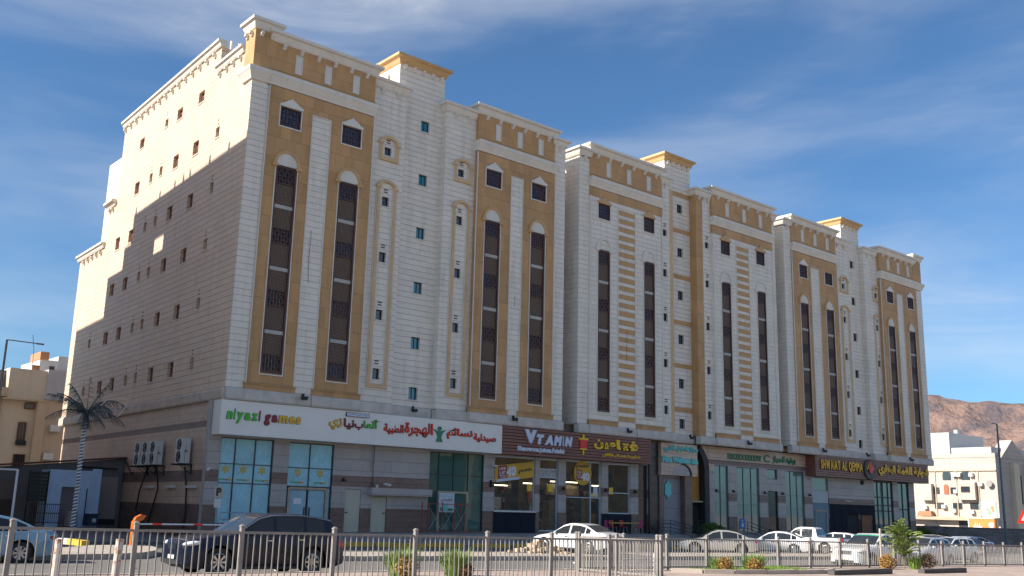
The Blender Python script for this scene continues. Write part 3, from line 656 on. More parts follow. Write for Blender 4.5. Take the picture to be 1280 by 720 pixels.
# ------------------------------------------------------------------ street level of the blocks
G = -.9
def gmf(u, v): return 1 if v < 1.62 else (2 if 2.74 < v < 3.32 else 0)
FRAME = mat('shopfront_frame', (.045, .045, .05), .4, .4, var=.1)
PALE = mat('pale_blue_frame', (.42, .52, .60), .4, .2); GFR = mat('grey_green_frame', (.10, .14, .14), .4, .3)
TAN = mat('worn_door_frame', (.42, .33, .24), .6, var=.2, vscale=3)
GNIY = FILM
GPH = glass('pharmacy_glass', (.20, .44, .38), .22, .6); GCL = glass('shop_glass', (.78, .80, .77), .10, .95); GGR = glass('green_glass', (.50, .74, .64), .45, .6); GBK = glass('smoked_glass', (.25, .25, .24), .3, .8)
INT = mat('shop_interior_paint', (.26, .19, .12), .8, var=.35, vscale=1.6); INTD = mat('dark_wood_fitting', (.10, .06, .04), .6, var=.2)
def glazing(root, u0, u1, v0, v1, mu, tr, gm_, w=G - .14, fm=FRAME, t=.05, skip=(), mats=None):
    us = [u0, *mu, u1]; vs = [v0, *tr, v1]
    for i in range(len(us) - 1):
        for j in range(len(vs) - 1):
            if (i, j) in skip: continue
            g_ = (mats or {}).get((i, j), gm_)
            part(root, 'pane', MB(FR).box(us[i] + .006, us[i + 1] - .006, vs[j] + .006, vs[j + 1] - .006, w - .012, w), g_)
    for u in us: part(root, 'mullion', MB(FR).box(max(u0, u - t / 2), min(u1, u + t / 2) if u < u1 else u1, v0, v1, w - .07, w + .05), fm) if u in mu else None
    for v in tr: part(root, 'transom', MB(FR).box(u0, u1, v - t * .4, v + t * .4, w - .05, w + .045), fm)
    part(root, 'frame', MB(FR).box(u0, u0 + t, v0, v1, w - .08, w + .06).box(u1 - t, u1, v0, v1, w - .08, w + .06).box(u0 + t, u1 - t, v1 - t, v1, w - .08, w + .06).box(u0 + t, u1 - t, v0, v0 + t, w - .08, w + .06), fm)
def interior(root, x0, x1, m=INT, d=5.2):
    b = MB(); b.box(x0, x1, d, d + .1, .3, 6.7); b.box(x0, x0 + .1, 1.25, d, .3, 6.7); b.box(x1 - .1, x1, 1.25, d, .3, 6.7); b.box(x0, x1, 1.25, d, 6.6, 6.7); b.box(x0, x1, 1.25, d, .28, .34)
    part(root, 'shop_interior', b, m)
def wall_lamp(root, u, v, w=G, m=BLK):
    part(root, 'wall_lamp', MB(FR).box(u - .05, u + .05, v, v + .2, w, w + .12).box(u - .08, u + .08, v + .02, v + .1, w + .12, w + .26), m)
HA = [(1.7, 4.62, .7, 4.95), (5.5, 8.2, .36, 4.92), (12.34, 13.0, 4.68, 4.96), (14.57, 18.66, .42, 4.95), (9.05, 10.05, .34, 2.62), (10.74, 11.75, .34, 2.26), (19.52, 22.86, .36, 4.95), (23.25, 24.86, .45, 4.95)]
b = MB(FR); b.section(1.02, 24.9, .2, 6.74, G, G - .35, HA, .3, vb=(1.62, 2.74, 3.32), mfun=gmf); part(A, 'street_level_wall', b, [GREYST, BRST, BRSTS])
glazing(A, 1.7, 4.62, .7, 4.95, (2.54, 3.63), (2.7, 3.65), FILM); glazing(A, 5.5, 8.2, .36, 4.92, (6.8,), (2.66, 3.62), FILM, skip=((0, 0), (1, 0)))
# double door of the game shop
part(A, 'door_frame', MB(FR).box(5.62, 5.74, .36, 2.6, G - .1, G - .02).box(7.84, 7.96, .36, 2.6, G - .1, G - .02).box(5.74, 7.84, 2.5, 2.62, G - .1, G - .02), TAN)
for u0, u1 in ((5.76, 6.72), (6.86, 7.82)):
    dr = part(A, 'door', MB(FR).box(u0, u1, .38, 2.48, G - .16, G - .1), mat('door_film', (.24, .44, .52), .3, var=.1, grime=.2)); part(dr, 'handle', MB(FR).box(u1 - .1 if u0 < 6 else u0 + .06, u1 - .06 if u0 < 6 else u0 + .1, 1.1, 1.6, G - .1, G - .04), BLK)
part(A, 'pane', MB(FR).box(5.5, 5.62, .38, 2.6, G - .16, G - .15).box(7.96, 8.2, .38, 2.6, G - .16, G - .15), FILM)
part(A, 'notice', MB(FR).box(6.0, 6.45, 1.75, 2.05, G - .1, G - .085), WH)
STAR = paint('gold_star_print', (.52, .42, .12))
for cu in (2.12, 3.08, 4.12, 6.15, 7.5):
    r = .27; pts = [(cu + r * (1 if k % 2 == 0 else .5) * math.sin(k * math.pi / 6), 3.38 + r * (1 if k % 2 == 0 else .5) * math.cos(k * math.pi / 6)) for k in range(12)]
    part(A, 'star_sticker', MB(FR).prism(pts, G - .139, G - .128), STAR)
    x = cu - .36
    for tx, m_, wd in (('niyaz', GRN, .34), ('i ga', MAR, .2), ('mes', AMB, .2)): lettering(A, tx, x, x + wd - .02, 2.8, 2.93, G - .139, m_, depth=.01); x += wd
for (u0, u1, v1) in ((9.06, 10.04, 2.6), (10.75, 11.74, 2.24)):
    dr = part(A, 'door', MB(FR).box(u0, u1, .35, v1, G - .12, G - .06), CREAM); part(dr, 'handle', MB(FR).box(u0 + .08 if u0 < 10 else u1 - .2, u0 + .2 if u0 < 10 else u1 - .08, 1.35, 1.4, G - .06, G + .0), BLK)
part(A, 'canopy', MB(FR).box(10.42, 14.5, 2.34, 2.735, G + .002, G + .5), GREYST)
part(A, 'grey_bay', MB(FR).box(10.72, 14.5, 3.34, 5.01, G - .002, G + .12), GREYST); part(A, 'grey_bay', MB(FR).box(10.72, 14.5, 2.74, 3.338, G - .002, G + .12), BRSTS)
small_window(A, 12.34, 13.0, 4.7, 4.96, G + .12, GLD, False, False)
glazing(A, 14.57, 18.66, .42, 4.95, (15.34, 16.42, 17.52), (2.64, 3.64), GPH, skip=((1, 0), (2, 0)))
part(A, 'door_frame', MB(FR).box(15.3, 15.44, .42, 2.7, G - .2, G - .03).box(17.42, 17.56, .42, 2.7, G - .2, G - .03).box(15.44, 17.42, 2.58, 2.7, G - .2, G - .03), TAN)
part(A, 'door', MB(FR).box(15.46, 17.4, .44, 2.56, G - .16, G - .15), GPH); part(A, 'pharmacy_panel', MB(FR).box(15.5, 17.5, 2.8, 4.0, G - .5, G - .45), PUR)
wall_lamp(A, 8.85, 3.0); wall_lamp(A, 19.2, 3.25)
glazing(A, 19.52, 22.86, 1.62, 4.95, (), (), GCL, fm=PALE, t=.07); part(A, 'navy_panel', MB(FR).box(19.5, 22.9, .35, 1.58, G - .1, G + .05), NAVY); part(A, 'counter_ledge', MB(FR).box(19.5, 22.9, 1.582, 1.66, G - .25, G + .12), WHITEP)
glazing(A, 23.25, 24.86, .45, 4.95, (), (3.79, 4.32), GCL, mats={(0, 1): GREYST}, fm=PALE, t=.07); lettering(A, shape('بيان'), 23.7, 24.4, 3.85, 4.25, G - .13, LBL)
interior(A, 2.75, 14.3, INTD); interior(A, 14.35, 19.3); interior(A, 19.4, 33.95)
# block two at street level
HB = [(25.55, 28.85, .36, 4.97), (29.5, 31.7, .36, 4.95), (32.5, 33.45, .36, 5.0), (40.95, 42.62, .5, 5.36), (43.66, 46.56, .42, 5.36), (47.62, 49.0, 4.58, 5.36), (47.62, 49.0, .45, 3.67)]
b = MB(FR); b.section(24.9, 33.5, .2, 6.74, G, G - .35, [h for h in HB if h[1] < 34], .3, vb=(1.62, 2.74, 3.32), mfun=gmf); part(B, 'street_level_wall', b, [GREYST, BRST, BRSTS])
glazing(B, 25.55, 28.85, .36, 4.97, (27.9,), (2.62,), GCL, fm=PALE, t=.07); glazing(B, 29.5, 31.7, 1.62, 4.95, (), (3.0,), GCL, fm=PALE, t=.07); part(B, 'navy_panel', MB(FR).box(29.45, 31.75, .35, 1.6, G - .1, G + .04), NAVY); glazing(B, 32.5, 33.45, .36, 5.0, (), (2.6,), GBK)
part(B, 'navy_panel', MB(FR).box(28.9, 29.42, .35, 1.62, G - .02, G + .05), NAVY)
for u in (19.2, 25.3, 29.2, 32.1): wall_lamp(B if u > 25 else A, u, 3.05)
# fittings and lit tubes seen through the shawarma shop glass
LIT = bpy.data.materials.new('lit_tube'); LIT.use_nodes = True; pb = LIT.node_tree.nodes['Principled BSDF']; pb.inputs['Emission Color'].default_value = (1, .82, .55, 1); pb.inputs['Emission Strength'].default_value = 6; pb.inputs['Base Color'].default_value = (.8, .8, .7, 1)
fit = [(A, 19.9, 21.0, 2.0, 2.6, 1.62, 2.5, mat('steel_counter', (.35, .36, .38), .3, .7)), (A, 22.0, 22.6, 2.2, 2.8, .34, 3.6, BK), (A, 19.8, 22.6, 3.0, 3.1, 3.5, 4.2, mat('menu_board', (.45, .10, .06), .5, var=.5, vscale=9)), (B, 27.15, 27.85, 1.8, 1.9, .34, 2.6, BK), (B, 25.7, 26.3, 1.6, 1.7, .34, 2.55, mat('patterned_pillar', (.50, .36, .26), .6, var=.5, vscale=9)), (B, 25.7, 28.7, 2.9, 3.0, 2.75, 3.4, mat('plaster_lintel', (.46, .33, .22), .7, var=.3, vscale=3)), (B, 30.2, 31.0, 2.0, 2.1, .4, 2.0, mat('ochre_cabinet', (.42, .28, .06), .5, var=.2)), (B, 29.6, 30.1, 1.8, 2.6, 1.6, 2.4, BK), (B, 30.6, 31.5, 2.4, 2.5, 3.2, 4.3, BK), (A, 23.4, 24.0, 2.0, 2.6, .34, 2.2, mat('steel_counter', (.35, .36, .38))), (A, 24.1, 24.7, 2.9, 3.0, 2.2, 3.2, mat('menu_board', (.45, .10, .06))), (A, 15.6, 16.3, 2.2, 2.9, .34, 1.5, WHITEP), (A, 16.8, 17.3, 2.4, 2.5, 1.2, 2.3, BK), (B, 33.0, 33.4, 2, 2.5, .34, 2.2, INT), (A, 20.2, 22.4, 4.5, 4.9, .34, 1.5, INTD), (A, 19.8, 22.6, 4.9, 5.15, 2.2, 3.4, INT), (B, 26.0, 27.0, 3.0, 3.6, .34, 2.4, mat('patterned_counter', (.36, .27, .2), .6, var=.4, vscale=8)), (B, 27.95, 28.6, 2.2, 2.35, .34, 2.6, mat('olive_poster', (.30, .33, .13), .6, var=.3, vscale=6)), (B, 29.8, 31.4, 4.0, 4.6, .34, 2.5, mat('ochre_cabinet', (.42, .28, .06), .5, var=.2)), (B, 30.2, 31.5, 3.2, 3.3, 2.7, 3.0, LBL), (B, 26.3, 28.6, 3.6, 3.7, 3.0, 3.5, WHITEP), (A, 21.0, 21.6, 3.9, 4.2, 1.5, 2.4, YLW), (B, 30.6, 31.6, 4.7, 4.8, 3.2, 4.6, BK)]
for r_, x0, x1, y0, y1, z0, z1, m_ in fit: part(r_, 'shop_fitting', MB().box(x0, x1, y0, y1, z0, z1), m_)
for x0, x1, z in ((20, 22.4, 3.2), (25.8, 28.4, 3.6), (29.7, 31.5, 3.45), (23.4, 24.7, 3.4)): part(B if x0 > 25 else A, 'tube_lamp', MB().box(x0, x1, 2.6, 2.66, z, z + .05), LIT)
for u, c in ((22.3, YLW), (24.1, YLW), (29.7, YLW), (28.2, LBL)): part(A if u < 25 else B, 'price_card', MB(FR).box(u, u + .38, 2.9, 3.35, G - .13, G - .11), c)
rnd = random.Random(12)
for r_, x0, x1 in ((A, 19.7, 22.7), (A, 23.3, 24.8), (B, 25.7, 28.8), (B, 29.6, 31.6), (A, 15, 18.4)):
    for zs in (1.0, 1.6, 2.2, 2.8, 3.9):
        part(r_, 'shelf', MB().box(x0, x1, 4.75, 5.15, zs - .05, zs), INTD)
        for m_ in (INTD, YLW, WHITEP, RED, GRN):
            bb = MB()
            for _ in range(5): u = rnd.uniform(x0 + .1, x1 - .2); w_ = rnd.uniform(.06, .25); bb.box(u, u + w_, 4.7, 4.9, zs + .002, zs + rnd.uniform(.12, .42))
            part(r_, 'shelf_stock', bb, m_)
# portal between the shops: dark columns, stone fascia, arched glass
b = MB(FR); b.section(39.5, 40.95, 5.0, 6.74, G, G - .35, []); part(B, 'street_level_wall', b, TANST)
part(B, 'portal_column', MB(FR).box(33.5, 34.42, .33, 6.7, G - .2, G + .15), mat('black_granite', (.03, .028, .028), .3, var=.2, brick=('w', 1, .62, .01), mortar=3))
part(B, 'portal_column', MB(FR).box(34.43, 34.9, .33, 4.4, G - .2, G + .25), BRST); part(B, 'portal_column', MB(FR).box(37.2, 38.0, .33, 4.4, G - .2, G + .25), BRST)
part(B, 'recess_wall', MB(FR).box(34.9, 37.2, .33, 4.4, G - .6, G - .2), mat('grey_stone_recess', (.27, .265, .28), .5, var=.06, brick=('w', 2.4, 1.05, .012), mortar=.5))
fa = MB(FR); fa.section(34.43, 38.45, 4.4, 6.66, G + .42, G - .1, []); part(B, 'portal_fascia', fa, TANST)
pts = arch_pts(36.6, 4.42, .95, .72); part(B, 'arch_panel', MB(FR).prism(pts, G + .421, G + .44), GREYST)
aro = [(36.6 + (1.0 + (.18)) * math.cos(t), 4.42 + (.78 + .12) * math.sin(t)) for t in [math.pi * k / 24 for k in range(0, 13)]]; ari = [(36.6 + 1.0 * math.cos(t), 4.42 + .76 * math.sin(t)) for t in [math.pi * k / 24 for k in range(0, 13)]]
part(B, 'arch_shadow_gap', MB(FR).prism(aro + ari[::-1], G + .3, G + .47), BLK)
ORG = glass('amber_reflection_glass', (.95, .50, .14), .3, .3)  # orange reflection painted into the diffuse colour of the portal pane
part(B, 'pane', MB(FR).box(38.0, 39.6, 2.65, 6.2, G - .3, G - .29), ORG); part(B, 'pane', MB(FR).box(38.0, 39.6, .4, 2.6, G - .3, G - .29), GBK)
part(B, 'door_frame', MB(FR).box(38.0, 39.6, 2.58, 2.68, G - .3, G + .1), TAN)
ap = [(39.42, .33), (39.95, .33), (39.95, 5.2), (39.75, 5.85), (39.35, 6.4), (38.95, 6.68), (38.72, 6.42), (39.1, 5.98), (39.32, 5.5), (39.42, 5.0)]
part(B, 'black_arch_pier', MB(FR).prism(ap, G - .2, G + .3), BLK)
ap2 = [(33.5, 4.9), (33.2, 5.7), (33.1, 6.5), (33.3, 6.6), (33.5, 6.5)]
part(B, 'wall', MB(FR).box(39.96, 40.95, .33, 5.0, G - .3, G), GREYST)
interior(B, 37.9, 40.9, mat('amber_interior', (.45, .26, .08), .7, var=.4, vscale=2)); interior(B, 40.95, 56.4)
b = MB(FR); b.section(40.951, 49.6, .2, 6.74, G, G - .35, [h for h in HB if h[0] > 40], .3, vb=(1.62, 2.74, 3.32), mfun=gmf); part(B, 'street_level_wall', b, [GREYST, BRST, BRSTS])
part(B, 'stone_band', MB(FR).box(40.2, 49.6, 5.46, 5.76, G, G + .06), BRSTS); part(B, 'stone_fascia', MB(FR).box(40.2, 49.6, 5.762, 6.73, G, G + .03), TANST)
glazing(B, 40.95, 42.62, .5, 5.36, (41.75,), (2.6, 3.37), GGR, fm=GFR, t=.045); glazing(B, 43.66, 46.56, .42, 5.36, (44.6, 45.6), (2.55, 3.35), GGR, fm=GFR, t=.045); glazing(B, 47.62, 49.0, 4.58, 5.36, (), (), GGR); glazing(B, 47.62, 49.0, .45, 3.67, (), (2.6,), GBK)
HC = [(50.05, 52.72, .6, 5.34), (53.85, 56.3, .4, 4.95), (61.4, 62.05, 4.6, 5.0), (63.62, 66.95, .4, 5.03), (67.85, 69.85, .4, 5.05), (59.0, 61.2, .34, 2.1), (61.3, 63.2, .34, 2.0)]
b = MB(FR); b.section(49.6, 70.85, -.6, 6.74, G, G - .35, HC, .3, vb=(1.62, 2.74, 3.32), mfun=gmf); part(Cb, 'street_level_wall', b, [GREYST, BRST, BRSTS])
part(Cb, 'stone_band', MB(FR).box(49.601, 53.0, 5.46, 5.76, G, G + .06), BRSTS); part(Cb, 'stone_fascia', MB(FR).box(49.601, 53.0, 5.762, 6.73, G, G + .03), TANST)
glazing(Cb, 50.05, 52.72, .6, 5.34, (50.9, 51.8), (2.35, 3.4), GGR, fm=GFR, t=.045)
part(Cb, 'pane', MB(FR).box(53.87, 56.28, 3.92, 4.93, G - .15, G - .13), GGR); part(Cb, 'white_panel', MB(FR).box(53.87, 56.28, 2.9, 3.9, G - .12, G - .05), mat('pale_board', (.42, .46, .48), .5, var=.05)); part(Cb, 'blue_panel', MB(FR).box(53.87, 56.28, .4, 2.88, G - .12, G - .05), mat('slate_blue_board', (.12, .20, .25), .5, var=.08)); part(Cb, 'door_frame', MB(FR).box(54.2, 54.3, .4, 2.3, G - .04, G + .02).box(55.9, 56, .4, 2.3, G - .04, G + .02).box(54.3, 55.9, 2.2, 2.3, G - .04, G + .02), TAN)
part(Cb, 'navy_panel', MB(FR).section(56.32, 63.6, .33, 2.86, G + .03, G - .02, [(59.0, 61.2, .34, 2.1), (61.3, 63.2, .34, 2.0)], .05), NAVY)
small_window(Cb, 61.4, 62.05, 4.6, 5.0, G, GLD, False, False)
part(Cb, 'door', MB(FR).box(59.0, 61.2, .34, 2.1, G - .25, G - .2), DARK)
BRK1 = mat('red_brick', (.30, .14, .08), .8, var=.25, brick=('w', .24, .075, .008), mortar=1.4); part(Cb, 'brick_panel', MB(FR).box(61.3, 63.2, .34, 2.0, G - .2, G - .1), BRK1)
glazing(Cb, 63.62, 66.95, .4, 5.03, (64.4, 65.3, 66.2), (2.4, 2.9, 3.6), GGR, t=.12, fm=BLK); glazing(Cb, 67.85, 69.85, .4, 5.05, (68.8,), (2.6,), GGR, t=.12, fm=BLK)
part(Cb, 'wall', MB().box(70.55, 70.85, 1.26, 14, -1.2, 6.74), [GREYST]); interior(Cb, 56.6, 70.4)
for u in (41, 43.1, 47.1, 49.5, 53.3): wall_lamp(B if u < 49.5 else Cb, u + .05, 3.4)
# curtains behind the green glass
CUR = mat('pale_curtain', (.70, .70, .55), .8, var=.1, vscale=2)
def curtain(root, u0, u1, v0, v1):
    b = MB(); n = int((u1 - u0) * 14); prev = None
    for i in range(n + 1):
        u = u0 + (u1 - u0) * i / n; y = 1.55 + .06 * math.sin(i * 1.25) + .02 * math.sin(i * .6)
        if prev: b.q([(prev[0], prev[1], v0), (u, y, v0), (u, y, v1), (prev[0], prev[1], v1)])
        prev = (u, y)
    part(root, 'curtain', b, CUR)
for r_, a, c in ((B, 41.0, 41.5), (B, 42.1, 42.5), (B, 43.7, 44.5), (B, 45.8, 46.5), (Cb, 50.1, 51.0), (Cb, 51.9, 52.7), (Cb, 53.9, 54.5), (Cb, 55.4, 56.2)): curtain(r_, a, c, .6 if a < 53 else 3.9, 5.3 if a < 53 else 4.9)
for i in range(5): part(Cb if i > 1 else B, 'table_setting', MB().box(48 + i * 1.0, 48.4 + i * 1.0, 2.2, 2.5, .35, 1.5), WHITEP)

# ------------------------------------------------------------------ shop signs
S = thing('shop_sign', 'long white fascia sign with coloured game shop letters and a red Arabic pharmacy name', 'sign', (1.1, -.05, 5.0))
part(S, 'sign_board', MB(FR).box(1.12, 19.22, 5.02, 6.72, -.86, .06), SIGNW)
letters(S, 'niyazi games', 1.42, 5.5, 5.6, 6.3, .06, [GRN] * 5 + [MAR] * 4 + [AMB] * 3, bold=.04, shear=.12, back=DKO)
for tx, u0, u1, v0, v1, m_, bf, af in (('زي', 7.2, 8.0, 5.68, 6.28, AMB, 0, 0), ('نيا', 8.1, 8.75, 5.74, 6.3, MAR, 0, 0), ('ب', 8.8, 9.3, 5.74, 6.1, MAR, 0, 0), ('ألعا', 9.35, 10.3, 5.88, 6.38, GRN, 0, 0)):
    lettering(S, shape(tx), u0, u1, v0, v1, .06, m_, bold=.025, back=DKO)
pl = part(S, 'small_plaque', MB(FR).box(8.2, 9.66, 6.42, 6.64, .062, .13), BLK); part(pl, 'plaque_face', MB(FR).box(8.23, 9.63, 6.445, 6.615, .13, .14), LBL); lettering(pl, shape('مركز النور الطبي'), 8.3, 9.55, 6.47, 6.6, .14, PUR, bold=.01, depth=.005)
for tx, u0, u1, v0, v1 in (('صيدلية', 17.0, 18.72, 5.6, 6.1), ('نسائم', 15.02, 16.92, 5.66, 6.3), ('الهجرة', 12.05, 14.0, 5.62, 6.42), ('الطبية', 10.66, 11.98, 5.66, 6.22)):
    lettering(S, shape(tx), u0, u1, v0, v1, .06, RED, bold=.028, back=DKO)
GF = paint('green_emblem', (.01, .20, .10)); c = 14.48
b = MB(FR); b.prism([(c + .15 * math.cos(t), 6.2 + .13 * math.sin(t)) for t in [k * math.pi / 6 for k in range(12)]], .06, .11)
b.prism([(c - .12, 6.06), (c + .12, 6.06), (c + .45, 6.16), (c + .22, 5.94), (c + .12, 5.72), (c + .24, 5.44), (c - .24, 5.44), (c - .12, 5.72), (c - .22, 5.94), (c - .45, 6.16)], .06, .105); part(S, 'pharmacy_emblem', b, GF)
V = thing('shop_sign', 'brown slatted shawarma shop sign reading Vtamin in grey letters with yellow Arabic name', 'sign', (19.3, -.05, 5.0))
part(V, 'backing', MB(FR).box(19.26, 32.75, 5.02, 6.74, -.86, -.02), BLK)
for i in range(9): part(V, 'slat', MB(FR).box(19.26, 32.75, 5.03 + i * .19, 5.03 + i * .19 + .145, -.018, .05 + random.uniform(0, .008)), WOODS)
letters(V, 'V', 21.0, 22.0, 5.78, 6.62, .06, LBL, bold=.09, depth=.09, shear=.0); letters(V, 'TAMIN', 22.0, 25.1, 5.76, 6.38, .06, LBL, bold=.085, depth=.09, shear=.2)
lettering(V, 'Shawerma.juices.Falafel', 20.45, 24.4, 5.2, 5.58, .06, LBL, bold=.05)
for tx, u0, u1, v0, v1 in (('فتا', 29.2, 31.3, 5.8, 6.48), ('ميـن', 27.1, 29.1, 5.76, 6.4)): lettering(V, shape(tx.replace('ـ', '')), u0, u1, v0, v1, .06, YLW, bold=.035, depth=.09)
lettering(V, shape('شاورما.عصائر.فلافل'), 27.9, 31.6, 5.3, 5.56, .06, YLW, bold=.03)
b = MB(FR); b.box(25.7, 26.55, 6.28, 6.38, .06, .14).box(26.05, 26.18, 6.38, 6.64, .06, .14).box(25.8, 26.45, 5.64, 5.72, .06, .14).box(26.06, 26.16, 5.34, 5.64, .06, .14); part(V, 'skewer_emblem', b, YLW)
part(V, 'skewer_emblem', MB(FR).prism([(25.78, 6.27), (26.47, 6.27), (26.38, 5.73), (25.87, 5.73)], .06, .13), RED)
T_ = thing('shop_sign', 'two rows of teal letters on the stone fascia of the arched portal', 'sign', (34.5, .4, 4.8))
fw = G + .42
lettering(T_, shape('مركز النخيل الطبي'), 34.7, 38.4, 6.0, 6.52, fw + .02, TEAL, bold=.05, depth=.1); lettering(T_, 'Nice Wellness Spa', 34.5, 38.4, 5.15, 5.72, fw + .02, TEAL, bold=.05, depth=.1)
e = thing('wall_emblem', 'turquoise leaf shaped emblem on the grey recess wall under the arched fascia', 'emblem', (35.75, 1.1, 3.3))
pp = [(35.75 + r_ * math.sin(t) * .42, 3.42 + r_ * math.cos(t) * .66) for t, r_ in [(k * math.pi / 12, .72 + .22 * abs(math.cos(k * math.pi / 4))) for k in range(24)]]
part(e, 'emblem_body', MB(FR).prism(pp, G - .19, G - .08), TEAL); part(e, 'emblem_stem', MB(FR).prism([(35.6, 3.0), (35.9, 3.0), (35.75, 2.7)], G - .19, G - .1), TEAL)
Gs = thing('shop_sign', 'dark green metal letters on the stone fascia above the green glass restaurant windows', 'sign', (42.5, .87, 5.7))
letters(Gs, 'HUOHOOUHOUW', 42.55, 46.8, 5.88, 6.35, G + .04, DGR, bold=.02); letters(Gs, 'C', 47.15, 47.9, 5.86, 6.5, G + .04, DGR, bold=.03); lettering(Gs, shape('بوفيه الحجاز'), 48.3, 51.5, 5.82, 6.46, G + .04, DGR, bold=.05)
YLO = paint('orange_yellow_acrylic', (.85, .46, .015))
K = thing('shop_sign', 'brown slatted restaurant sign with yellow letters and round flame emblem at the right end', 'sign', (52.0, -.05, 5.0))
part(K, 'backing', MB(FR).box(53.15, 71.95, 5.04, 6.76, -.86, -.02), BLK)
for i in range(9): part(K, 'slat', MB(FR).box(53.15, 71.95, 5.05 + i * .19, 5.05 + i * .19 + .15, -.018, .05 + random.uniform(0, .008)), WOODS2)
part(K, 'side_panel', MB(FR).box(53.0, 53.148, 5.04, 6.76, -.86, .06), WOODS)
letters(K, 'SHWAIAT AL QEMMA', 53.7, 60.1, 5.5, 6.42, .06, YLO, gap=.13, sp=.3, bold=.03, depth=.1, back=DKO)
for tx, u0, u1, v0, v1 in (('شواية', 69.0, 71.85, 5.62, 6.36), ('القمة', 66.0, 68.7, 5.74, 6.4), ('البخاري', 62.8, 65.7, 5.5, 6.36)): lettering(K, shape(tx), u0, u1, v0 - .06, v1 + .08, .06, YLO, bold=.045, depth=.1, back=DKO)
cu, cv = 61.35, 5.92; b = MB(FR); b.prism([(cu + .95 * math.cos(k * math.pi / 16), cv + .88 * math.sin(k * math.pi / 16)) for k in range(32)], .05, .2); rd = part(K, 'round_emblem', b, mat('charcoal_acrylic', (.05, .045, .045), .5))
b = MB(FR); b.prism([(cu - .62, cv + .0), (cu - .1, cv + .72), (cu + .52, cv + .0), (cu + .4, cv - .02), (cu - .1, cv + .55), (cu - .5, cv - .02)], .2, .24); part(rd, 'roof_mark', b, YLW)
part(rd, 'flame_mark', MB(FR).prism([(cu - .1, cv + .8), (cu + .22, cv + .2), (cu + .3, cv - .1), (cu + .05, cv - .4), (cu - .28, cv - .3), (cu - .38, cv - .02), (cu - .3, cv + .25)], .24, .29), RED)
# banner, round sticker, poster
def tilted(u0, u1, v0, v1, dz): return lambda u, v, w: FR(u, v + (u - u0) * dz, w)
bn = thing('banner', 'yellow and red discount banner hung askew in the shawarma shop window, 40 printed large', 'banner', (19.5, .8, 3.4)); TT = tilted(19.5, 22.7, 0, 0, .125)
part(bn, 'cloth', MB(TT).box(19.5, 22.7, 3.36, 4.34, G + .02, G + .04), mat('yellow_banner_cloth', (.62, .36, .03), .6, var=.08)); part(bn, 'red_patch', MB(TT).box(19.75, 20.45, 3.52, 4.3, G + .041, G + .047), MAR)
part(bn, 'white_strip', MB(TT).box(19.65, 21.5, 3.34, 3.5, G + .041, G + .049), LBL)
for tx, v in (('10%', 4.02), ('UP', 3.78), ('TO', 3.56)): lettering(bn, tx, 19.86, 20.36, v, v + .18, G + .047, WH, T=TT, depth=.008)
lettering(bn, '40', 20.42, 21.2, 3.56, 4.2, G + .047, WH, T=TT, depth=.012, bold=.06); lettering(bn, shape('خصم'), 21.4, 22.55, 3.66, 4.0, G + .047, BK, T=TT, depth=.01, bold=.05)
st = thing('sticker', 'round yellow 40 percent discount sticker on the shop glass right of the banner', 'sticker', (27.13, .8, 3.4)); pts = [(27.13 + .82 * math.cos(k * math.pi / 12), 4.2 + .8 * math.sin(k * math.pi / 12)) for k in range(24)]
part(st, 'disc', MB(FR).prism(pts, G - .06, G - .05), mat('yellow_banner_cloth', (.62, .36, .03))); part(st, 'red_patch', MB(FR).box(26.55, 27.05, 3.75, 4.4, G - .05, G - .045), MAR); lettering(st, '40', 26.98, 27.75, 3.7, 4.25, G - .045, WH, depth=.01, bold=.06); lettering(st, shape('خصم'), 26.5, 27.7, 4.45, 4.78, G - .045, BK, depth=.01, bold=.04)
for tx, v in (('10%', 4.2), ('UP', 4.02), ('TO', 3.84)): lettering(st, tx, 26.62, 26.98, v, v + .13, G - .045, WH, depth=.008)
po = thing('poster', 'white opening poster with teal and red print hung on the scaffold at the pharmacy door', 'poster', (14.8, .1, 1.5)); pw = G + .55
part(po, 'sheet', MB(FR).box(14.95, 16.05, 1.5, 2.58, pw, pw + .015), mat('white_poster', (.52, .58, .62), .5, var=.04)); lettering(po, shape('قريبا هنا'), 15.1, 15.9, 2.32, 2.48, pw + .016, TEAL, depth=.006); lettering(po, shape('الافتتاح'), 15.08, 15.9, 2.06, 2.26, pw + .016, MAR, depth=.006)
part(po, 'printed_building', MB(FR).prism([(15.22, 1.6), (15.6, 1.55), (15.6, 2.02), (15.22, 1.96)], pw + .015, pw + .03), TEAL); part(po, 'printed_trees', MB(FR).box(15.62, 15.95, 1.58, 1.72, pw + .015, pw + .025).box(15.02, 15.18, 1.56, 1.78, pw + .015, pw + .025), DGR)

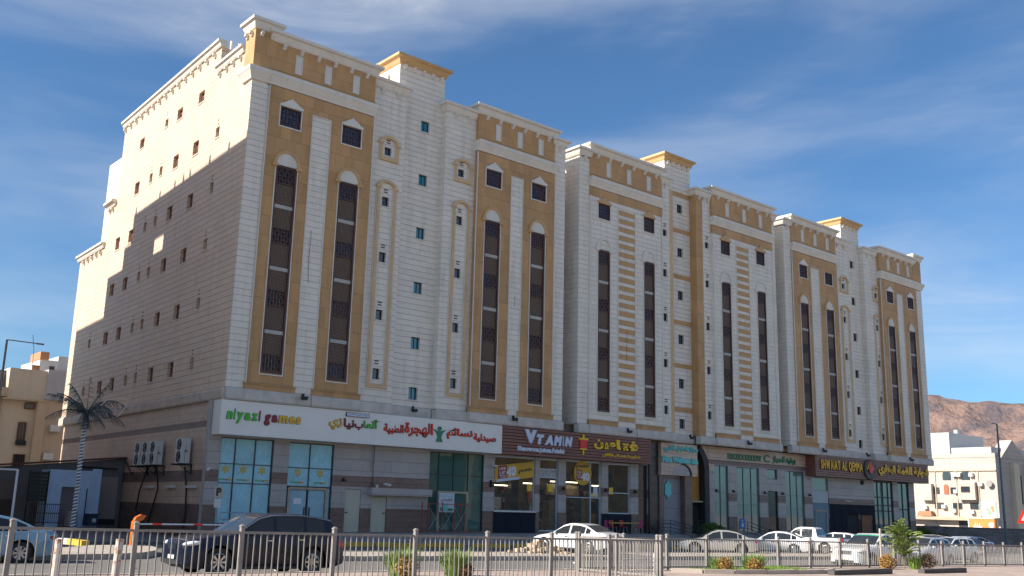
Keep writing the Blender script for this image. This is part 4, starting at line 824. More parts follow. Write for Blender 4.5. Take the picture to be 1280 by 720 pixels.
# ------------------------------------------------------------------ air conditioners, cables, small wall things
ACW = mat('ac_casing', (.68, .67, .63), .5, var=.06, grime=.3)
def circ(cu, cv, r, n=16): return [(cu + r * math.cos(2 * math.pi * k / n), cv + r * math.sin(2 * math.pi * k / n)) for k in range(n)]
ac_s = [(9.85, 'leftmost of the three grouped twin fan air conditioners on the side wall'), (8.6, 'middle one of the three grouped twin fan air conditioners on the side wall'), (7.35, 'rightmost of the three grouped twin fan air conditioners on the side wall'), (3.4, 'single twin fan air conditioner nearest the building corner, apart from the other three')]
for s0, lab in ac_s:
    t = thing('air_conditioner', lab, 'air conditioner', SD(s0 + .45, 3.6, .3), group='outdoor air conditioner units on the side wall')
    part(t, 'casing', MB(SD).box(s0, s0 + .92, 3.66, 4.92, .16, .6), ACW)
    for v in (3.98, 4.6):
        fn = part(t, 'fan', MB(SD).prism(circ(s0 + .42, v, .29), .6, .625), BLK)
        b = MB(SD); [b.prism([(s0 + .42 + .05 * math.cos(a), v + .05 * math.sin(a)), (s0 + .42 + .26 * math.cos(a - .3), v + .26 * math.sin(a - .3)), (s0 + .42 + .26 * math.cos(a + .3), v + .26 * math.sin(a + .3))], .625, .64) for a in (0, 2.1, 4.2)]; part(fn, 'fan_blade', b, GREYP)
    part(t, 'side_handle', MB(SD).box(s0 - .012, s0, 4.2, 4.32, .3, .46).tube([(s0 - .02, 3.7, .42), (s0 - .03, 4.1, .46), (s0 - .02, 4.6, .4)], .012, 4), GREYP)
    part(t, 'bracket_frame', MB(SD).box(s0 - .03, s0 + .03, 3.56, 3.64, 0, .75).box(s0 + .88, s0 + .94, 3.56, 3.64, 0, .75).box(s0 - .03, s0 + .03, 3.1, 3.56, 0, .06).tube([(s0, 3.12, .03), (s0, 3.56, .66)], .02), BLK)
for pts, lab in (([(8.8, 3.5, .4), (10.2, 2.3, .25), (10.9, 1.2, .12), (10.3, .7, .06), (9.8, .55, .05)], 'black cable curling down the side wall left of the middle units'), ([(7.4, 3.5, .4), (7.6, 2.4, .15), (8.4, 1.3, .08), (9.0, .4, .05)], 'black cable slanting down the side wall under the three air conditioners'), ([(3.7, 3.5, .25), (3.75, 2.4, .06), (3.6, 1.3, .05), (3.7, .4, .05)], 'black cable hanging straight below the single air conditioner'), ([(13.6, 4.0, .1), (12.9, 3.5, .08), (12.4, 3.2, .1), (11.4, 3.3, .3)], 'black cable looping from the grey shed roof to the air conditioners')):
    solo('cable', lab, 'cable', MB(SD).tube(pts, .045, 5), BLK, SD(pts[-1][0], pts[-1][1], 0))
for i, s0 in enumerate((9.2, 6.0, 3.1)):
    solo('wall_light', ('wall light bar under the three air conditioners, leftmost of three', 'wall light bar at the middle of the three on the banded side wall', 'wall light bar crossed by the cable of the single air conditioner')[i], 'wall light', MB(SD).box(s0 - .6, s0 + .6, 2.42, 2.55, -.01, .12), ACW, SD(s0, 2.42, 0), 'light bars on the side wall')
def cctv(u, v, w, lab, d=1):
    t = thing('security_camera', lab, 'camera', FR(u, v, w)); part(t, 'housing', MB(FR).tube([(u, v, w + .12), (u + .2 * d, v - .06, w + .4)], .065, 8), ACW); part(t, 'mount', MB(FR).box(u - .04, u + .04, v - .05, v + .06, w - .02, w + .14), ACW)
cctv(10.9, 2.85, G + .15, 'white security camera on the brown band over the cream doors, left one of the pair', -1); cctv(11.4, 2.95, G + .15, 'white security camera on the brown band over the cream doors, right one of the pair')
cctv(58.9, 3.15, G, 'white security camera above the navy painted entrance wall'); cctv(19.2, 4.35, G, 'white security camera on the grey pillar left of the yellow banner'); cctv(1.15, 3.35, G, 'white security camera at the building corner over the parking sign', -1)
t = thing('parking_sign', 'cream parking sign with letter P on a post at the building corner', 'sign', (1.05, -.75, .33)); part(t, 'post', MB().tube([(1.05, -.7, .33), (1.05, -.7, 2.4)], .025), GREYP); part(t, 'sign_plate', MB(FR).box(.82, 1.28, 1.95, 2.5, .72, .74), mat('cream_sign', (.5, .46, .36), .5)); lettering(t, 'P', .93, 1.19, 2.04, 2.42, .741, BK, bold=.05, depth=.008); part(t, 'lower_plate', MB(FR).box(.87, 1.22, 1.5, 1.9, .72, .735), ACW)
def rail_obj(lab, pts, h, bars, m, r=.022, nb=3, cat='handrail'):
    t = thing('handrail', lab, cat, pts[0])
    for (x, y, z) in pts: part(t, 'post', MB().tube([(x, y, z), (x, y, z + h)], r), m)
    for k in range(nb): part(t, 'rail', MB().tube([(x, y, z + h * (1 - k / nb)) for x, y, z in pts], r * .8), m)
    return t
STEEL = mat('brushed_steel', (.42, .42, .43), .35, .7)
rail_obj('steel handrail on the terrace edge beside the parking sign', [(1.2, -.85, .33), (1.9, -.85, .33), (2.6, -.85, .33), (3.3, -.85, .33)], .95, 0, STEEL, .03)
rail_obj('dark handrail descending the left side of the arched portal steps', [(32.6, -.7, .33), (34.0, -.7, .33), (35.2, -1.6, 0), (35.3, -2.4, -.25)], .95, 0, BLK, .025, 4)
rail_obj('dark handrail descending the right side of the portal steps by the bush', [(36.0, -2.6, -.2), (36.2, -1.4, 0), (37.0, -.6, .33), (38.2, -.6, .33)], .95, 0, BLK, .025, 4)
rail_obj('dark handrail behind the blue wheelchair sign', [(41.4, -.9, .33), (42.4, -.9, .33), (43.6, -1.9, -.2)], .95, 0, BLK, .025, 4)
t = thing('wheelchair_sign', 'small blue sign with white wheelchair symbol on the terrace rail', 'sign', (41.6, -.95, .9)); part(t, 'sign_plate', MB(FR).box(41.4, 42.05, .78, 1.5, .96, .98), paint('blue_sign', (.02, .12, .42)))
part(t, 'wheelchair_symbol', MB(FR).prism(circ(41.72, 1.0, .12), .98, .985).box(41.66, 41.72, 1.02, 1.3, .98, .987).box(41.68, 41.86, 1.08, 1.13, .98, .988).prism(circ(41.69, 1.36, .05), .98, .987), WH)
# scaffold at the pharmacy
SCF = mat('red_scaffold_paint', (.30, .06, .035), .6, var=.3, vscale=5); t = thing('scaffold', 'low red pipe scaffold standing at the pharmacy door', 'scaffold', (14, -.1, .33))
for x in (13.9, 14.85, 15.75, 16.65):
    part(t, 'upright', MB().tube([(x, -.15, .33), (x, -.15, 2.05)], .03), SCF); 
    if x in (13.9, 16.65): part(t, 'upright', MB().tube([(x, .5, .33), (x, .5, 2.05)], .03), SCF)
part(t, 'ledger', MB().tube([(13.9, -.15, 1.95), (16.65, -.15, 1.95)], .025), SCF)
for a, c in ((13.9, 14.85), (14.85, 15.75), (15.75, 16.65)): part(t, 'brace', MB().tube([(a, -.17, .5), (c, -.17, 1.8)], .014).tube([(a, -.13, 1.8), (c, -.13, .5)], .014), STEEL)
# cafe tables and chairs
YT = paint('yellow_table_top', (.62, .42, .04)); PK = paint('magenta_chair', (.42, .03, .14)); RC = paint('red_chair', (.42, .03, .03))
def table(x0, x1, y, lab):
    t = thing('cafe_table', lab, 'table', ((x0 + x1) / 2, y, .33)); part(t, 'table_top', MB().box(x0, x1, y - .3, y + .3, 1.02, 1.07), YT)
    for x in (x0 + .15, x1 - .15):
        for yy in (y - .22, y + .22): part(t, 'leg', MB().tube([(x, yy, .33), (x, yy, 1.02)], .02), STEEL)
table(28.4, 31.0, -.2, 'long yellow topped table on the terrace behind the parked white sedan'); table(23.4, 24.7, 2.3, 'yellow topped table inside the glass door of the shawarma shop')
def chair(x, y, rz, m, lab):
    t = thing('cafe_chair', lab, 'chair', (x, y, .33), 'chairs at the yellow table', rz)
    part(t, 'seat', MB().box(-.2, .2, -.2, .2, .42, .46), m, world=False)
    b = MB(); n = 8
    for i in range(n): a0, a1 = -.9 + 1.8 * i / n, -.9 + 1.8 * (i + 1) / n; b.q([(.24 * math.sin(a0), -.24 * math.cos(a0), .48), (.24 * math.sin(a1), -.24 * math.cos(a1), .48), (.26 * math.sin(a1), -.28 * math.cos(a1), .88), (.26 * math.sin(a0), -.28 * math.cos(a0), .88)])
    part(t, 'backrest', b, m, world=False)
    for sx in (-1, 1):
        for sy in (-1, 1): part(t, 'leg', MB().tube([(sx * .15, sy * .15, .42), (sx * .2, sy * .2, 0)], .015), STEEL, world=False)
for x, y, rz, m, lab in ((28.1, -.1, 1.4, PK, 'magenta chair at the left end of the yellow terrace table'), (29.4, .35, 3.1, RC, 'red chair behind the yellow terrace table, nearer its left end'), (30.4, .35, 3.2, RC, 'red chair behind the yellow terrace table, nearer its right end'), (30.7, -.75, .1, PK, 'magenta chair at the front right of the yellow terrace table')): chair(x, y, rz, m, lab)

# ------------------------------------------------------------------ foliage helpers
def leafmat(name, c, var=.35, vs=6):
    m = mat(name, c, .7, var=var, vscale=vs, spec=.2); return m
LG = leafmat('fresh_leaf', (.13, .20, .035)); DG = leafmat('dark_leaf', (.03, .075, .02)); MG = leafmat('mid_leaf', (.07, .13, .025)); DRY = leafmat('dry_leaf', (.34, .20, .06)); DRYB = leafmat('brown_dry_leaf', (.17, .085, .035)); GRS = leafmat('tuft_grass', (.17, .26, .05)); BARK = mat('bark', (.20, .15, .10), .9, var=.2, bump=.5)
def leaves(center, rad, n, size, seed, squash=1, shell=.35):
    rnd = random.Random(seed); b = MB(); cx, cy, cz = center
    for _ in range(n):
        while True:
            p = Vector([rnd.uniform(-1, 1) for _ in range(3)])
            if shell < p.length < 1: break
        lump = 1 + .18 * math.sin(5 * p.x + seed) * math.cos(4 * p.y + 2 * p.z)
        q = Vector((cx + p.x * rad[0] * lump, cy + p.y * rad[1] * lump, cz + p.z * rad[2] * lump))
        d = Vector([rnd.uniform(-1, 1) for _ in range(3)]).normalized(); e = d.cross(Vector([rnd.uniform(-1, 1) for _ in range(3)])).normalized(); s = size * rnd.uniform(.6, 1.3)
        b.q([q - d * s, q + e * s * .45, q + d * s, q - e * s * .45])
    return b
def bush(x, y, z, rad, n, m, lab, seed, name='shrub', cat='shrub', group=None, size=.07):
    t = thing(name, lab, cat, (x, y, z), group); part(t, 'foliage', leaves((x, y, z + rad[2] * .9), rad, n, size, seed, shell=.2), m)
    b = MB(); rnd = random.Random(seed)
    for k in range(5): b.tube([(x, y, z), (x + rnd.uniform(-.5, .5) * rad[0], y + rnd.uniform(-.5, .5) * rad[1], z + rad[2] * 1.2)], .015, 4)
    part(t, 'stem', b, BARK); return t
bush(37.4, -1.6, .0, (1.3, .6, .62), 2600, MG, 'rounded green bush beside the portal steps, left of the wheelchair sign', 3)
for i, (x, y, h) in enumerate(((57.8, -2.2, .9), (60.2, -2.5, 1.0), (62.6, -2.2, .8), (66.0, -2.4, 1.15), (69.0, -2.2, .9))):
    bush(x, y, gz(x), (1.3, .7, h * .75), 1500, (DG, MG, DG, MG, DG)[i], ('dark green shrub against the navy wall under the round emblem, first from the left', 'mid green shrub in front of the dark doorway of the flame sign restaurant', 'dark green shrub in front of the brick panel', 'taller mid green shrub before the black framed restaurant windows', 'dark green shrub at the right corner of the rightmost block')[i], 20 + i, group='shrubs along the restaurant front', size=.1)
bush(79.0, 4.6, gz(79), (1.4, .8, 1.0), 900, MG, 'shrub growing over the left end of the grey stone wall', 41, size=.12)
# tufts of tall grass with dry hearts
def tuft(x, y, z, h, r, n, lab, seed, dry, grp):
    rnd = random.Random(seed); b = MB()
    t = thing('grass_tuft', lab, 'grass tuft', (x, y, z), grp)
    for _ in range(n):
        a = rnd.uniform(0, 6.28); rr = r * .5 * math.sqrt(rnd.random()); ox, oy = x + rr * math.cos(a), y + rr * math.sin(a); L = h * rnd.uniform(.6, 1.08); le = rnd.uniform(.1, .95) * r
        ax, ay = math.cos(a) * le, math.sin(a) * le; wv = Vector((-math.sin(a), math.cos(a), 0)) * .012
        p0, p1, p2 = Vector((ox, oy, z)), Vector((ox + ax * .4, oy + ay * .4, z + L * .6)), Vector((ox + ax, oy + ay, z + L))
        b.q([p0 - wv, p0 + wv, p1 + wv, p1 - wv]); b.q([p1 - wv, p1 + wv, p2])
    part(t, 'blades', b, GRS)
    if dry:
        dx, dr, m = dry; part(t, 'dry_heart', leaves((x + dx, y - r * .62, z + dr * .8), (dr, dr * .8, dr * .85), 900, .035, seed + 5, shell=.3), m)
tuft(-5.85, -26.2, gz(-5.8), .66, .5, 420, 'green grass tuft behind the near fence with tan dry heart, left of the pair', 1, (-.05, .3, DRY), 'grass tufts along the kerb')
tuft(-4.3, -26.3, gz(-4.3), .66, .5, 420, 'green grass tuft behind the near fence, right one of the front pair, brown dry base', 2, (.12, .2, DRYB), 'grass tufts along the kerb')
tuft(5.95, -26.5, gz(6), .5, .5, 260, 'small green tuft almost hidden by a round dry clump in the planting bed', 3, (-.15, .3, DRY), 'grass tufts along the kerb')
tuft(7.55, -26.6, gz(7.5), .58, .5, 300, 'green tuft with orange dry clump on its left side in the planting bed', 4, (-.4, .28, DRY), 'grass tufts along the kerb')
tuft(18.1, -26.5, gz(18), .6, .4, 170, 'green grass tuft at the foot of the sapling with a brown clump on its right', 5, (.55, .38, DRYB), 'grass tufts along the kerb')
t = thing('dry_shrub', 'round tan dry ball of brush left of the sapling', 'shrub', (16.7, -26.1, gz(17))); part(t, 'foliage', leaves((16.7, -26.1, gz(17) + .26), (.34, .32, .28), 1500, .04, 9, shell=.2), DRY)
# sapling
def sapling(x, y, z, H, lab):
    rnd = random.Random(11); t = thing('sapling', lab, 'tree', (x, y, z)); b = MB(); b.tube([(x, y, z), (x + .02, y, z + H * .4), (x - .05, y, z + H)], .025, 6, r2=.01); lf = [MB(), MB()]
    for k in range(95):
        while True:
            d_ = Vector([rnd.uniform(-1, 1) for _ in range(3)])
            if .35 < d_.length < 1: break
        e_ = Vector((x + d_.x * .98, y + d_.y * .8, z + H * .62 + d_.z * H * .42)); h0 = max(.25, min(.92, .62 + d_.z * .4 - .18)) * H
        p0 = Vector((x, y, z + h0)); c_ = p0.lerp(e_, .5) + Vector((0, 0, .22)); pts = [p0 * (1 - f) ** 2 + c_ * 2 * f * (1 - f) + e_ * f * f for f in (0, .2, .4, .6, .8, 1)]
        b.tube(pts, .007, 3)
        for s_ in range(5, 24):
            f = s_ / 24; i = min(4, int(f * 5)); p = pts[i].lerp(pts[i + 1], f * 5 - i); d = (pts[i + 1] - pts[i]).normalized(); n_ = d.cross(Vector((rnd.uniform(-.4, .4), rnd.uniform(-.4, .4), 1))).normalized()
            for sg in (-1, 1):
                q = p + n_ * sg * .10 + d * .04 - Vector((0, 0, .03)); m_ = d * .016
                lf[rnd.random() < .4].q([p, p + n_ * sg * .05 - m_, q, p + n_ * sg * .05 + m_])
    part(t, 'trunk', b, BARK); part(t, 'foliage', lf[0], leafmat('neem_leaf', (.27, .35, .08))); part(t, 'foliage', lf[1], LG)
sapling(17.75, -26.25, gz(17.8), 1.9, 'young feathery leaved tree growing at the right fence')
tk = solo('tree_guard_post', 'pale stake standing left of the sapling, bare', 'post', MB().tube([(16.95, -25.75, gz(17)), (16.95, -25.75, gz(17) + 1.5)], .045, 6), KERBM, (16.95, -25.75, gz(17)))
# planting bed
b = MB(); bed = [(5.1, -25.5), (10.8, -25.7), (9.2, -27.3), (5.5, -27.1), (4.6, -26.2)]; b.prism(bed, gz(7) - .1, gz(7) + .035); struct('planting_soil', b, mat('dry_soil', (.20, .14, .09), .95, bump=.4))
b = MB(); rnd = random.Random(4)
for _ in range(3800):
    u, v = rnd.random(), rnd.random(); x, y = 5.2 + 5 * u, -25.6 - 1.3 * v; h = rnd.uniform(.04, .12); a = rnd.uniform(0, 6.28); z = gz(7) + .03
    b.q([(x, y, z), (x + .02 * math.cos(a), y + .02 * math.sin(a), z), (x + .03, y + .02, z + h)])
struct('grass', b, LG, kind='stuff')
edge = [(4.2, -26.0), (4.8, -26.75), (5.7, -27.2), (7.0, -27.45), (8.4, -27.6), (9.8, -27.7), (11.0, -27.3)]
for (x0, y0), (x1, y1) in zip(edge, edge[1:]):
    L = math.hypot(x1 - x0, y1 - y0); o = link('kerb_stone', MB().box(.01, L - .01, -.09, .09, -.1, .12).mesh('kerb_stone', KERBM), None, (x0, y0, gz(x0)), (0, 0, math.atan2(y1 - y0, x1 - x0))); o['kind'] = 'structure'
DKB = mat('dark_kerb', (.09, .08, .075), .9, bump=.3)
for x0, y0, L, lab in ((9.3, -28.3, 3.6, 'dark kerb block lying on the near pavement in front of the planting bed'), (14.9, -28.4, 3.2, 'dark kerb block lying on the near pavement right of the sapling')): solo('kerb_block', lab, 'kerb block', MB().box(x0, x0 + L, y0 - .12, y0 + .12, gz(x0) - .03, gz(x0) + .14), DKB, (x0 + L / 2, y0, gz(x0)), 'dark kerb blocks on the near pavement')

# yellow parking blocks along the terrace
ykx = [(2.6, 'first from the left, partly hidden by the dark blue car'), (4.9, 'short one left of the crooked block'), (7.4, 'knocked crooked, one end swung towards the road'), (10.3, 'in front of the red scaffold'), (13.2, 'in front of the navy counter panel'), (16.0, 'just left of the rubble pile'), (19.2, 'hidden mostly by the white sedan'), (22.4, 'right behind the boot of the white sedan'), (25.6, 'in front of the portal steps'), (28.6, 'just left of the silver sedan bonnet'), (31.8, 'behind the silver sedan')]
ym = MB().box(-1.15, 1.15, -.11, .11, 0, .2).mesh('parking_block', YK)
for i, (x, lab) in enumerate(ykx):
    o = link('parking_block', ym, None, (x, -6.5 if i != 2 else -6.9, gz(x) - .1), (0, math.atan(.0114), (0 if i != 2 else -.42) + random.uniform(-.02, .02))); tag(o, 'yellow painted parking block, ' + lab, 'parking block', 'yellow parking blocks along the terrace')
# rubble
rnd = random.Random(8); b = MB(); ox, oy, oz = 9.4, -14.4, gz(9.4)
for _ in range(170):
    r = abs(rnd.gauss(0, .55)); a = rnd.uniform(0, 6.28); x, y = ox + r * math.cos(a) * 1.5, oy + r * math.sin(a) * .7; hz = max(0, .5 * (1 - r / 1.1)); s = rnd.uniform(.05, .15)
    z = oz + rnd.uniform(0, hz); P = [Vector((rnd.uniform(.6, 1) * sx * s, rnd.uniform(.6, 1) * sy * s, rnd.uniform(.4, .9) * sz * s)) + Vector((x, y, z)) for sx in (-1, 1) for sy in (-1, 1) for sz in (-1, 1)]
    for f in ((0, 1, 3, 2), (4, 6, 7, 5), (0, 4, 5, 1), (2, 3, 7, 6), (0, 2, 6, 4), (1, 5, 7, 3)): b.q([P[k] for k in f])
solo('rubble_pile', 'heap of tan broken rubble at the front wheel of the white sedan', 'rubble', b, mat('rubble', (.42, .32, .22), .9, var=.2, vscale=3), (ox, oy, oz))
solo('broken_board', 'grey board leaning against the rubble pile', 'board', MB().box(7.4, 8.9, -14.6, -14.5, oz, oz + .06).box(8.3, 9.0, -14.62, -14.5, oz + .06, oz + .22), GREYP, (8.1, -14.5, oz))
for i, (x, y) in enumerate(((-3.4, -19), (2.1, -19.8), (-6.9, -22.0), (6.5, -19.5), (24.2, -21.8), (-10.2, -20.6))): solo('paper_scrap', 'scrap of white litter lying on the near road ' + ('left of centre', 'behind the near fence end', 'under the dark blue car', 'before the white sedan', 'far right by the cars', 'at the far left')[i], 'litter', MB().box(x, x + .14, y, y + .1, gz(x) - .118, gz(x) - .08), WH, (x, y, gz(x) - .12))

# ------------------------------------------------------------------ fences
FM = mat('weathered_fence_paint', (.25, .23, .21), .55, .15, var=.2, vscale=2, col2=(.36, .19, .06), c2s=2.2, c2r=(.6, .72))
FM2 = mat('rusty_fence_paint', (.25, .23, .21), .6, .1, var=.2, vscale=2, col2=(.38, .20, .06), c2s=1.6, c2r=(.58, .75))
def fence(lab, P0, P1, n, ztop0, ztop1, h, bars, m, postw=.075, mp=None):
    t = thing('metal_fence', lab, 'fence', (P0[0], P0[1], ztop0 - h), 'metal bar fences'); dx, dy = (P1[0] - P0[0]) / n, (P1[1] - P0[1]) / n; rz = math.atan2(dy, dx); L = math.hypot(dx, dy)
    pm = MB(); a = postw / 2; pm.box(-a, a, -a, a, -h, .0); ring(pm, -a, a, -a, a, [(.008, .0), (.008, .02), (-a * .7, .05)]); pm = pm.mesh('post', mp or m)
    bm = MB().box(-.0095, .0095, -.0095, .0095, -h + .16, -.11).mesh('bar', m); rm = MB().box(a, L - a, -.02, .02, -.025, .02).mesh('rail', m)
    tl = math.atan2(-(ztop1 - ztop0) / n, L)
    for i in range(n + 1):
        x, y, z = P0[0] + dx * i, P0[1] + dy * i, ztop0 + (ztop1 - ztop0) * i / n
        inst(t, 'post', pm, (x, y, z + .015 + random.uniform(-.01, .01)), (random.uniform(-.012, .012), random.uniform(-.015, .015), rz))
        if i < n:
            for zz in (-.09, -h + .14): inst(t, 'rail', rm, (x, y, z + zz), (0, tl, rz))
            for k in range(1, bars):
                f = k / bars; inst(t, 'bar', bm, (x + dx * f, y + dy * f, z + (ztop1 - ztop0) / n * f), (random.uniform(-.012, .012), random.uniform(-.01, .01) if random.random() < .94 else random.uniform(-.05, .05), rz))
    return t
fence('long grey metal bar fence nearest the camera, running across the lower left', (-17.27, -28.9), (.72, -28.64), 9, 1.42, 1.155, 1.2, 15, FM, .075)
fence('weathered bar fence along the kerb from the middle to the right', (1.03, -25.15), (35.03, -25.17), 17, 1.13, .70, 1.1, 15, FM, mp=FM2)
fence('short rusty fence section linking the near and the kerb fences', (1.0, -25.3), (.74, -28.5), 2, 1.13, 1.155, 1.12, 14, FM2)
t = thing('broken_fence_frame', 'low white broken frame leaning behind the end of the near fence', 'fence frame', (1.7, -26.9, .05))
for x in (1.0, 2.5): part(t, 'leg', MB().tube([(x - .12, -26.95, .04), (x + .1, -26.75, .62)], .025), WH)
for k in range(4): part(t, 'rung', MB().tube([(1.0 - .08 + .04 * k, -26.92 + .04 * k, .15 + .12 * k), (2.5 - .08 + .04 * k, -26.92 + .04 * k, .15 + .12 * k)], .015), WH)
t = thing('barrier_gate', 'orange barrier post with a red and white arm left of the dark blue car', 'barrier', (-5.95, -9.3, .1)); OR = paint('orange_paint', (.62, .13, .01))
part(t, 'post', MB().box(-6.08, -5.86, -9.35, -9.15, .1, 1.0), OR); part(t, 'head', MB(FR).prism([(-6.05, 1.0), (-5.85, 1.0), (-5.72, 1.06), (-5.62, 1.22), (-5.8, 1.25), (-5.98, 1.15)], 9.15, 9.35), OR)
arm = part(t, 'arm', MB().box(-5.9, -2.4, -9.19, -9.13, .88, .93), LBL)
for k in (0, 2): part(arm, 'red_stripe', MB().box(-5.3 + k * .8, -4.95 + k * .8, -9.195, -9.125, .876, .934), RED)
for x in (-12.6, -13.75):
    t = solo('bollard', 'rust stained white pipe bollard ' + ('nearer the light blue car tail, right of two' if x > -13 else 'close to the near fence post, left of two'), 'bollard', MB().tube([(x, -26.2 if x > -13 else -26.3, .2), (x + .03, -26.2, 1.02)], .075, 10), mat('rusty_white_pipe', (.50, .45, .40), .7, var=.2, vscale=6, col2=(.30, .12, .05), c2s=6, c2r=(.5, .6)), (x, -26.2, .2), 'pipe bollards')

# ------------------------------------------------------------------ cars
CG = mat('car_glass', (.018, .022, .026), .08, var=.1, spec=.5); CGG = mat('green_sunshade_glass', (.02, .30, .18), .2, var=.3, vscale=3); TYR = mat('tyre_rubber', (.025, .024, .023), .85, var=.2); RIM = mat('alloy_rim', (.50, .50, .50), .3, .8); TRIM = mat('black_plastic', (.025, .025, .026), .55)
HL = mat('headlamp_lens', (.55, .58, .60), .12, var=.05, spec=1); TL = mat('tail_lamp_lens', (.45, .015, .015), .2, spec=1); CHR = mat('chrome', (.6, .6, .6), .15, 1); PLT = mat('number_plate', (.62, .60, .52), .5)
def paintm(name, c, metal=0.0): return mat(name, c, .32, metal, var=.03, coat=.9, vscale=1)
def lerp_tab(tab, s):
    if s <= tab[0][0]: return tab[0][1]
    for (a, va), (b_, vb) in zip(tab, tab[1:]):
        if s <= b_: f = (s - a) / (b_ - a); return va + (vb - va) * f
    return tab[-1][1]
def smooth_tab(tab, s, e=.08): return (lerp_tab(tab, s - e) + lerp_tab(tab, s) * 2 + lerp_tab(tab, s + e)) / 4
TYPES = {
 'sedan': dict(L=4.75, W=1.8, H=1.45, wf=.92, wr=3.72, r=.33, top=[(0, .62), (.12, .74), (.5, .82), (1.35, .95), (2.05, 1.36), (2.45, 1.45), (3.05, 1.44), (3.55, 1.34), (4.2, 1.05), (4.6, 1.02), (4.75, .92)], belt=[(0, .55), (.3, .68), (1.3, .88), (3.9, .96), (4.75, .86)], ws=(1.38, 2.2), rw=(3.4, 4.17), side=[(1.62, 2.5), (2.6, 3.5), (3.55, 3.85)]),
 'hatch': dict(L=3.95, W=1.7, H=1.5, wf=.8, wr=3.3, r=.31, top=[(0, .62), (.12, .78), (.5, .88), (1.0, 1.0), (1.7, 1.43), (2.1, 1.5), (3.0, 1.49), (3.55, 1.4), (3.85, 1.02), (3.95, .85)], belt=[(0, .55), (.3, .7), (1.0, .92), (3.6, 1.0), (3.95, .8)], ws=(1.05, 1.8), rw=(3.56, 3.84), side=[(1.3, 2.05), (2.15, 2.85), (2.95, 3.4)]),
 'suv': dict(L=4.9, W=1.9, H=1.72, wf=.95, wr=3.8, r=.38, top=[(0, .78), (.12, .95), (.6, 1.05), (1.4, 1.14), (2.1, 1.6), (2.5, 1.7), (3.4, 1.72), (4.3, 1.62), (4.45, 1.58), (4.8, 1.12), (4.9, .9)], belt=[(0, .7), (.3, .85), (1.4, 1.05), (4.2, 1.14), (4.9, .9)], ws=(1.45, 2.25), rw=(4.47, 4.78), side=[(1.7, 2.55), (2.65, 3.5), (3.6, 4.2)]),
 'pickup': dict(L=5.3, W=1.85, H=1.8, wf=.95, wr=4.05, r=.39, top=[(0, .85), (.12, 1.0), (.6, 1.08), (1.35, 1.16), (1.95, 1.68), (2.3, 1.79), (3.2, 1.78), (3.4, 1.72), (3.52, 1.17), (3.6, 1.13), (5.25, 1.13), (5.3, .9)], belt=[(0, .75), (.3, .9), (1.35, 1.08), (3.5, 1.1), (5.3, 1.06)], ws=(1.4, 2.1), rw=(3.4, 3.51), side=[(1.62, 2.35), (2.45, 3.2)]),
}
SPH = []
def blob(name, root, m, loc, sc, rot=None):
    if not SPH:
        bm_ = MB(); nu, nv = 12, 7
        for j in range(nv + 1):
            for i in range(nu): a, c = 2 * math.pi * i / nu, math.pi * j / nv; bm_.v.append((math.sin(c) * math.cos(a), math.sin(c) * math.sin(a), math.cos(c)))
        for j in range(nv):
            for i in range(nu): p, q = j * nu + i, j * nu + (i + 1) % nu; bm_.f.append((p, p + nu, q + nu, q)); bm_.mi.append(0)
        SPH.append(bm_)
    b = MB(); sx, sy, sz = sc; b.v = [(x * sx, y * sy, z * sz) for x, y, z in SPH[0].v]; b.f = SPH[0].f; b.mi = SPH[0].mi
    me = b.mesh(name, m); me.shade_smooth(); return link(name, me, root, loc, rot)
WHL = {}
def wheel_meshes(r):
    if r not in WHL:
        b = MB(); n = 24; prof = [(r * .62, -.09), (r * .9, -.105), (r, -.075), (r, .075), (r * .9, .105), (r * .62, .09)]
        for i in range(n):
            a = 2 * math.pi * i / n; b.v += [(p * math.cos(a), w, p * math.sin(a)) for p, w in prof]
        k = len(prof)
        for i in range(n):
            for j in range(k): b.f.append((i * k + j, i * k + (j + 1) % k, ((i + 1) % n) * k + (j + 1) % k, ((i + 1) % n) * k + j)); b.mi.append(0)
        t = b.mesh('wheel', TYR); t.shade_smooth(); t.set_sharp_from_angle(angle=.6)
        b = MB(); ro, ri = r * .66, r * .58
        for i in range(n):
            a, c = 2 * math.pi * i / n, 2 * math.pi * (i + 1) / n
            for w in (.085,): b.q([(ro * math.cos(a), w, ro * math.sin(a)), (ro * math.cos(c), w, ro * math.sin(c)), (ri * math.cos(c), w + .01, ri * math.sin(c)), (ri * math.cos(a), w + .01, ri * math.sin(a))]); b.q([(ri * math.cos(a), w, ri * math.sin(a)), (ri * math.cos(c), w, ri * math.sin(c)), (ri * math.cos(c), -.02, ri * math.sin(c)), (ri * math.cos(a), -.02, ri * math.sin(a))])
        for s_ in range(8):
            a = 2 * math.pi * s_ / 8; c_, d_ = math.cos(a), math.sin(a); tx, tz = -d_ * .022, c_ * .022
            b.q([(c_ * .04 - tx, .075, d_ * .04 - tz), (c_ * .04 + tx, .075, d_ * .04 + tz), (c_ * ri + tx * 1.6, .085, d_ * ri + tz * 1.6), (c_ * ri - tx * 1.6, .085, d_ * ri - tz * 1.6)])
        b.prism([(.055 * math.cos(2 * math.pi * i / 10), .055 * math.sin(2 * math.pi * i / 10)) for i in range(10)], .07, .09); nb = 20
        b.v[-nb:] = [(x, z, y) for x, y, z in b.v[-nb:]]
        rim = b.mesh('rim', RIM); disc = MB(lambda u, v, w: (u, w, v)).prism(circ(0, 0, r * .6, 20), -.02, .02).mesh('hub', TRIM)
        WHL[r] = (t, rim, disc)
    return WHL[r]
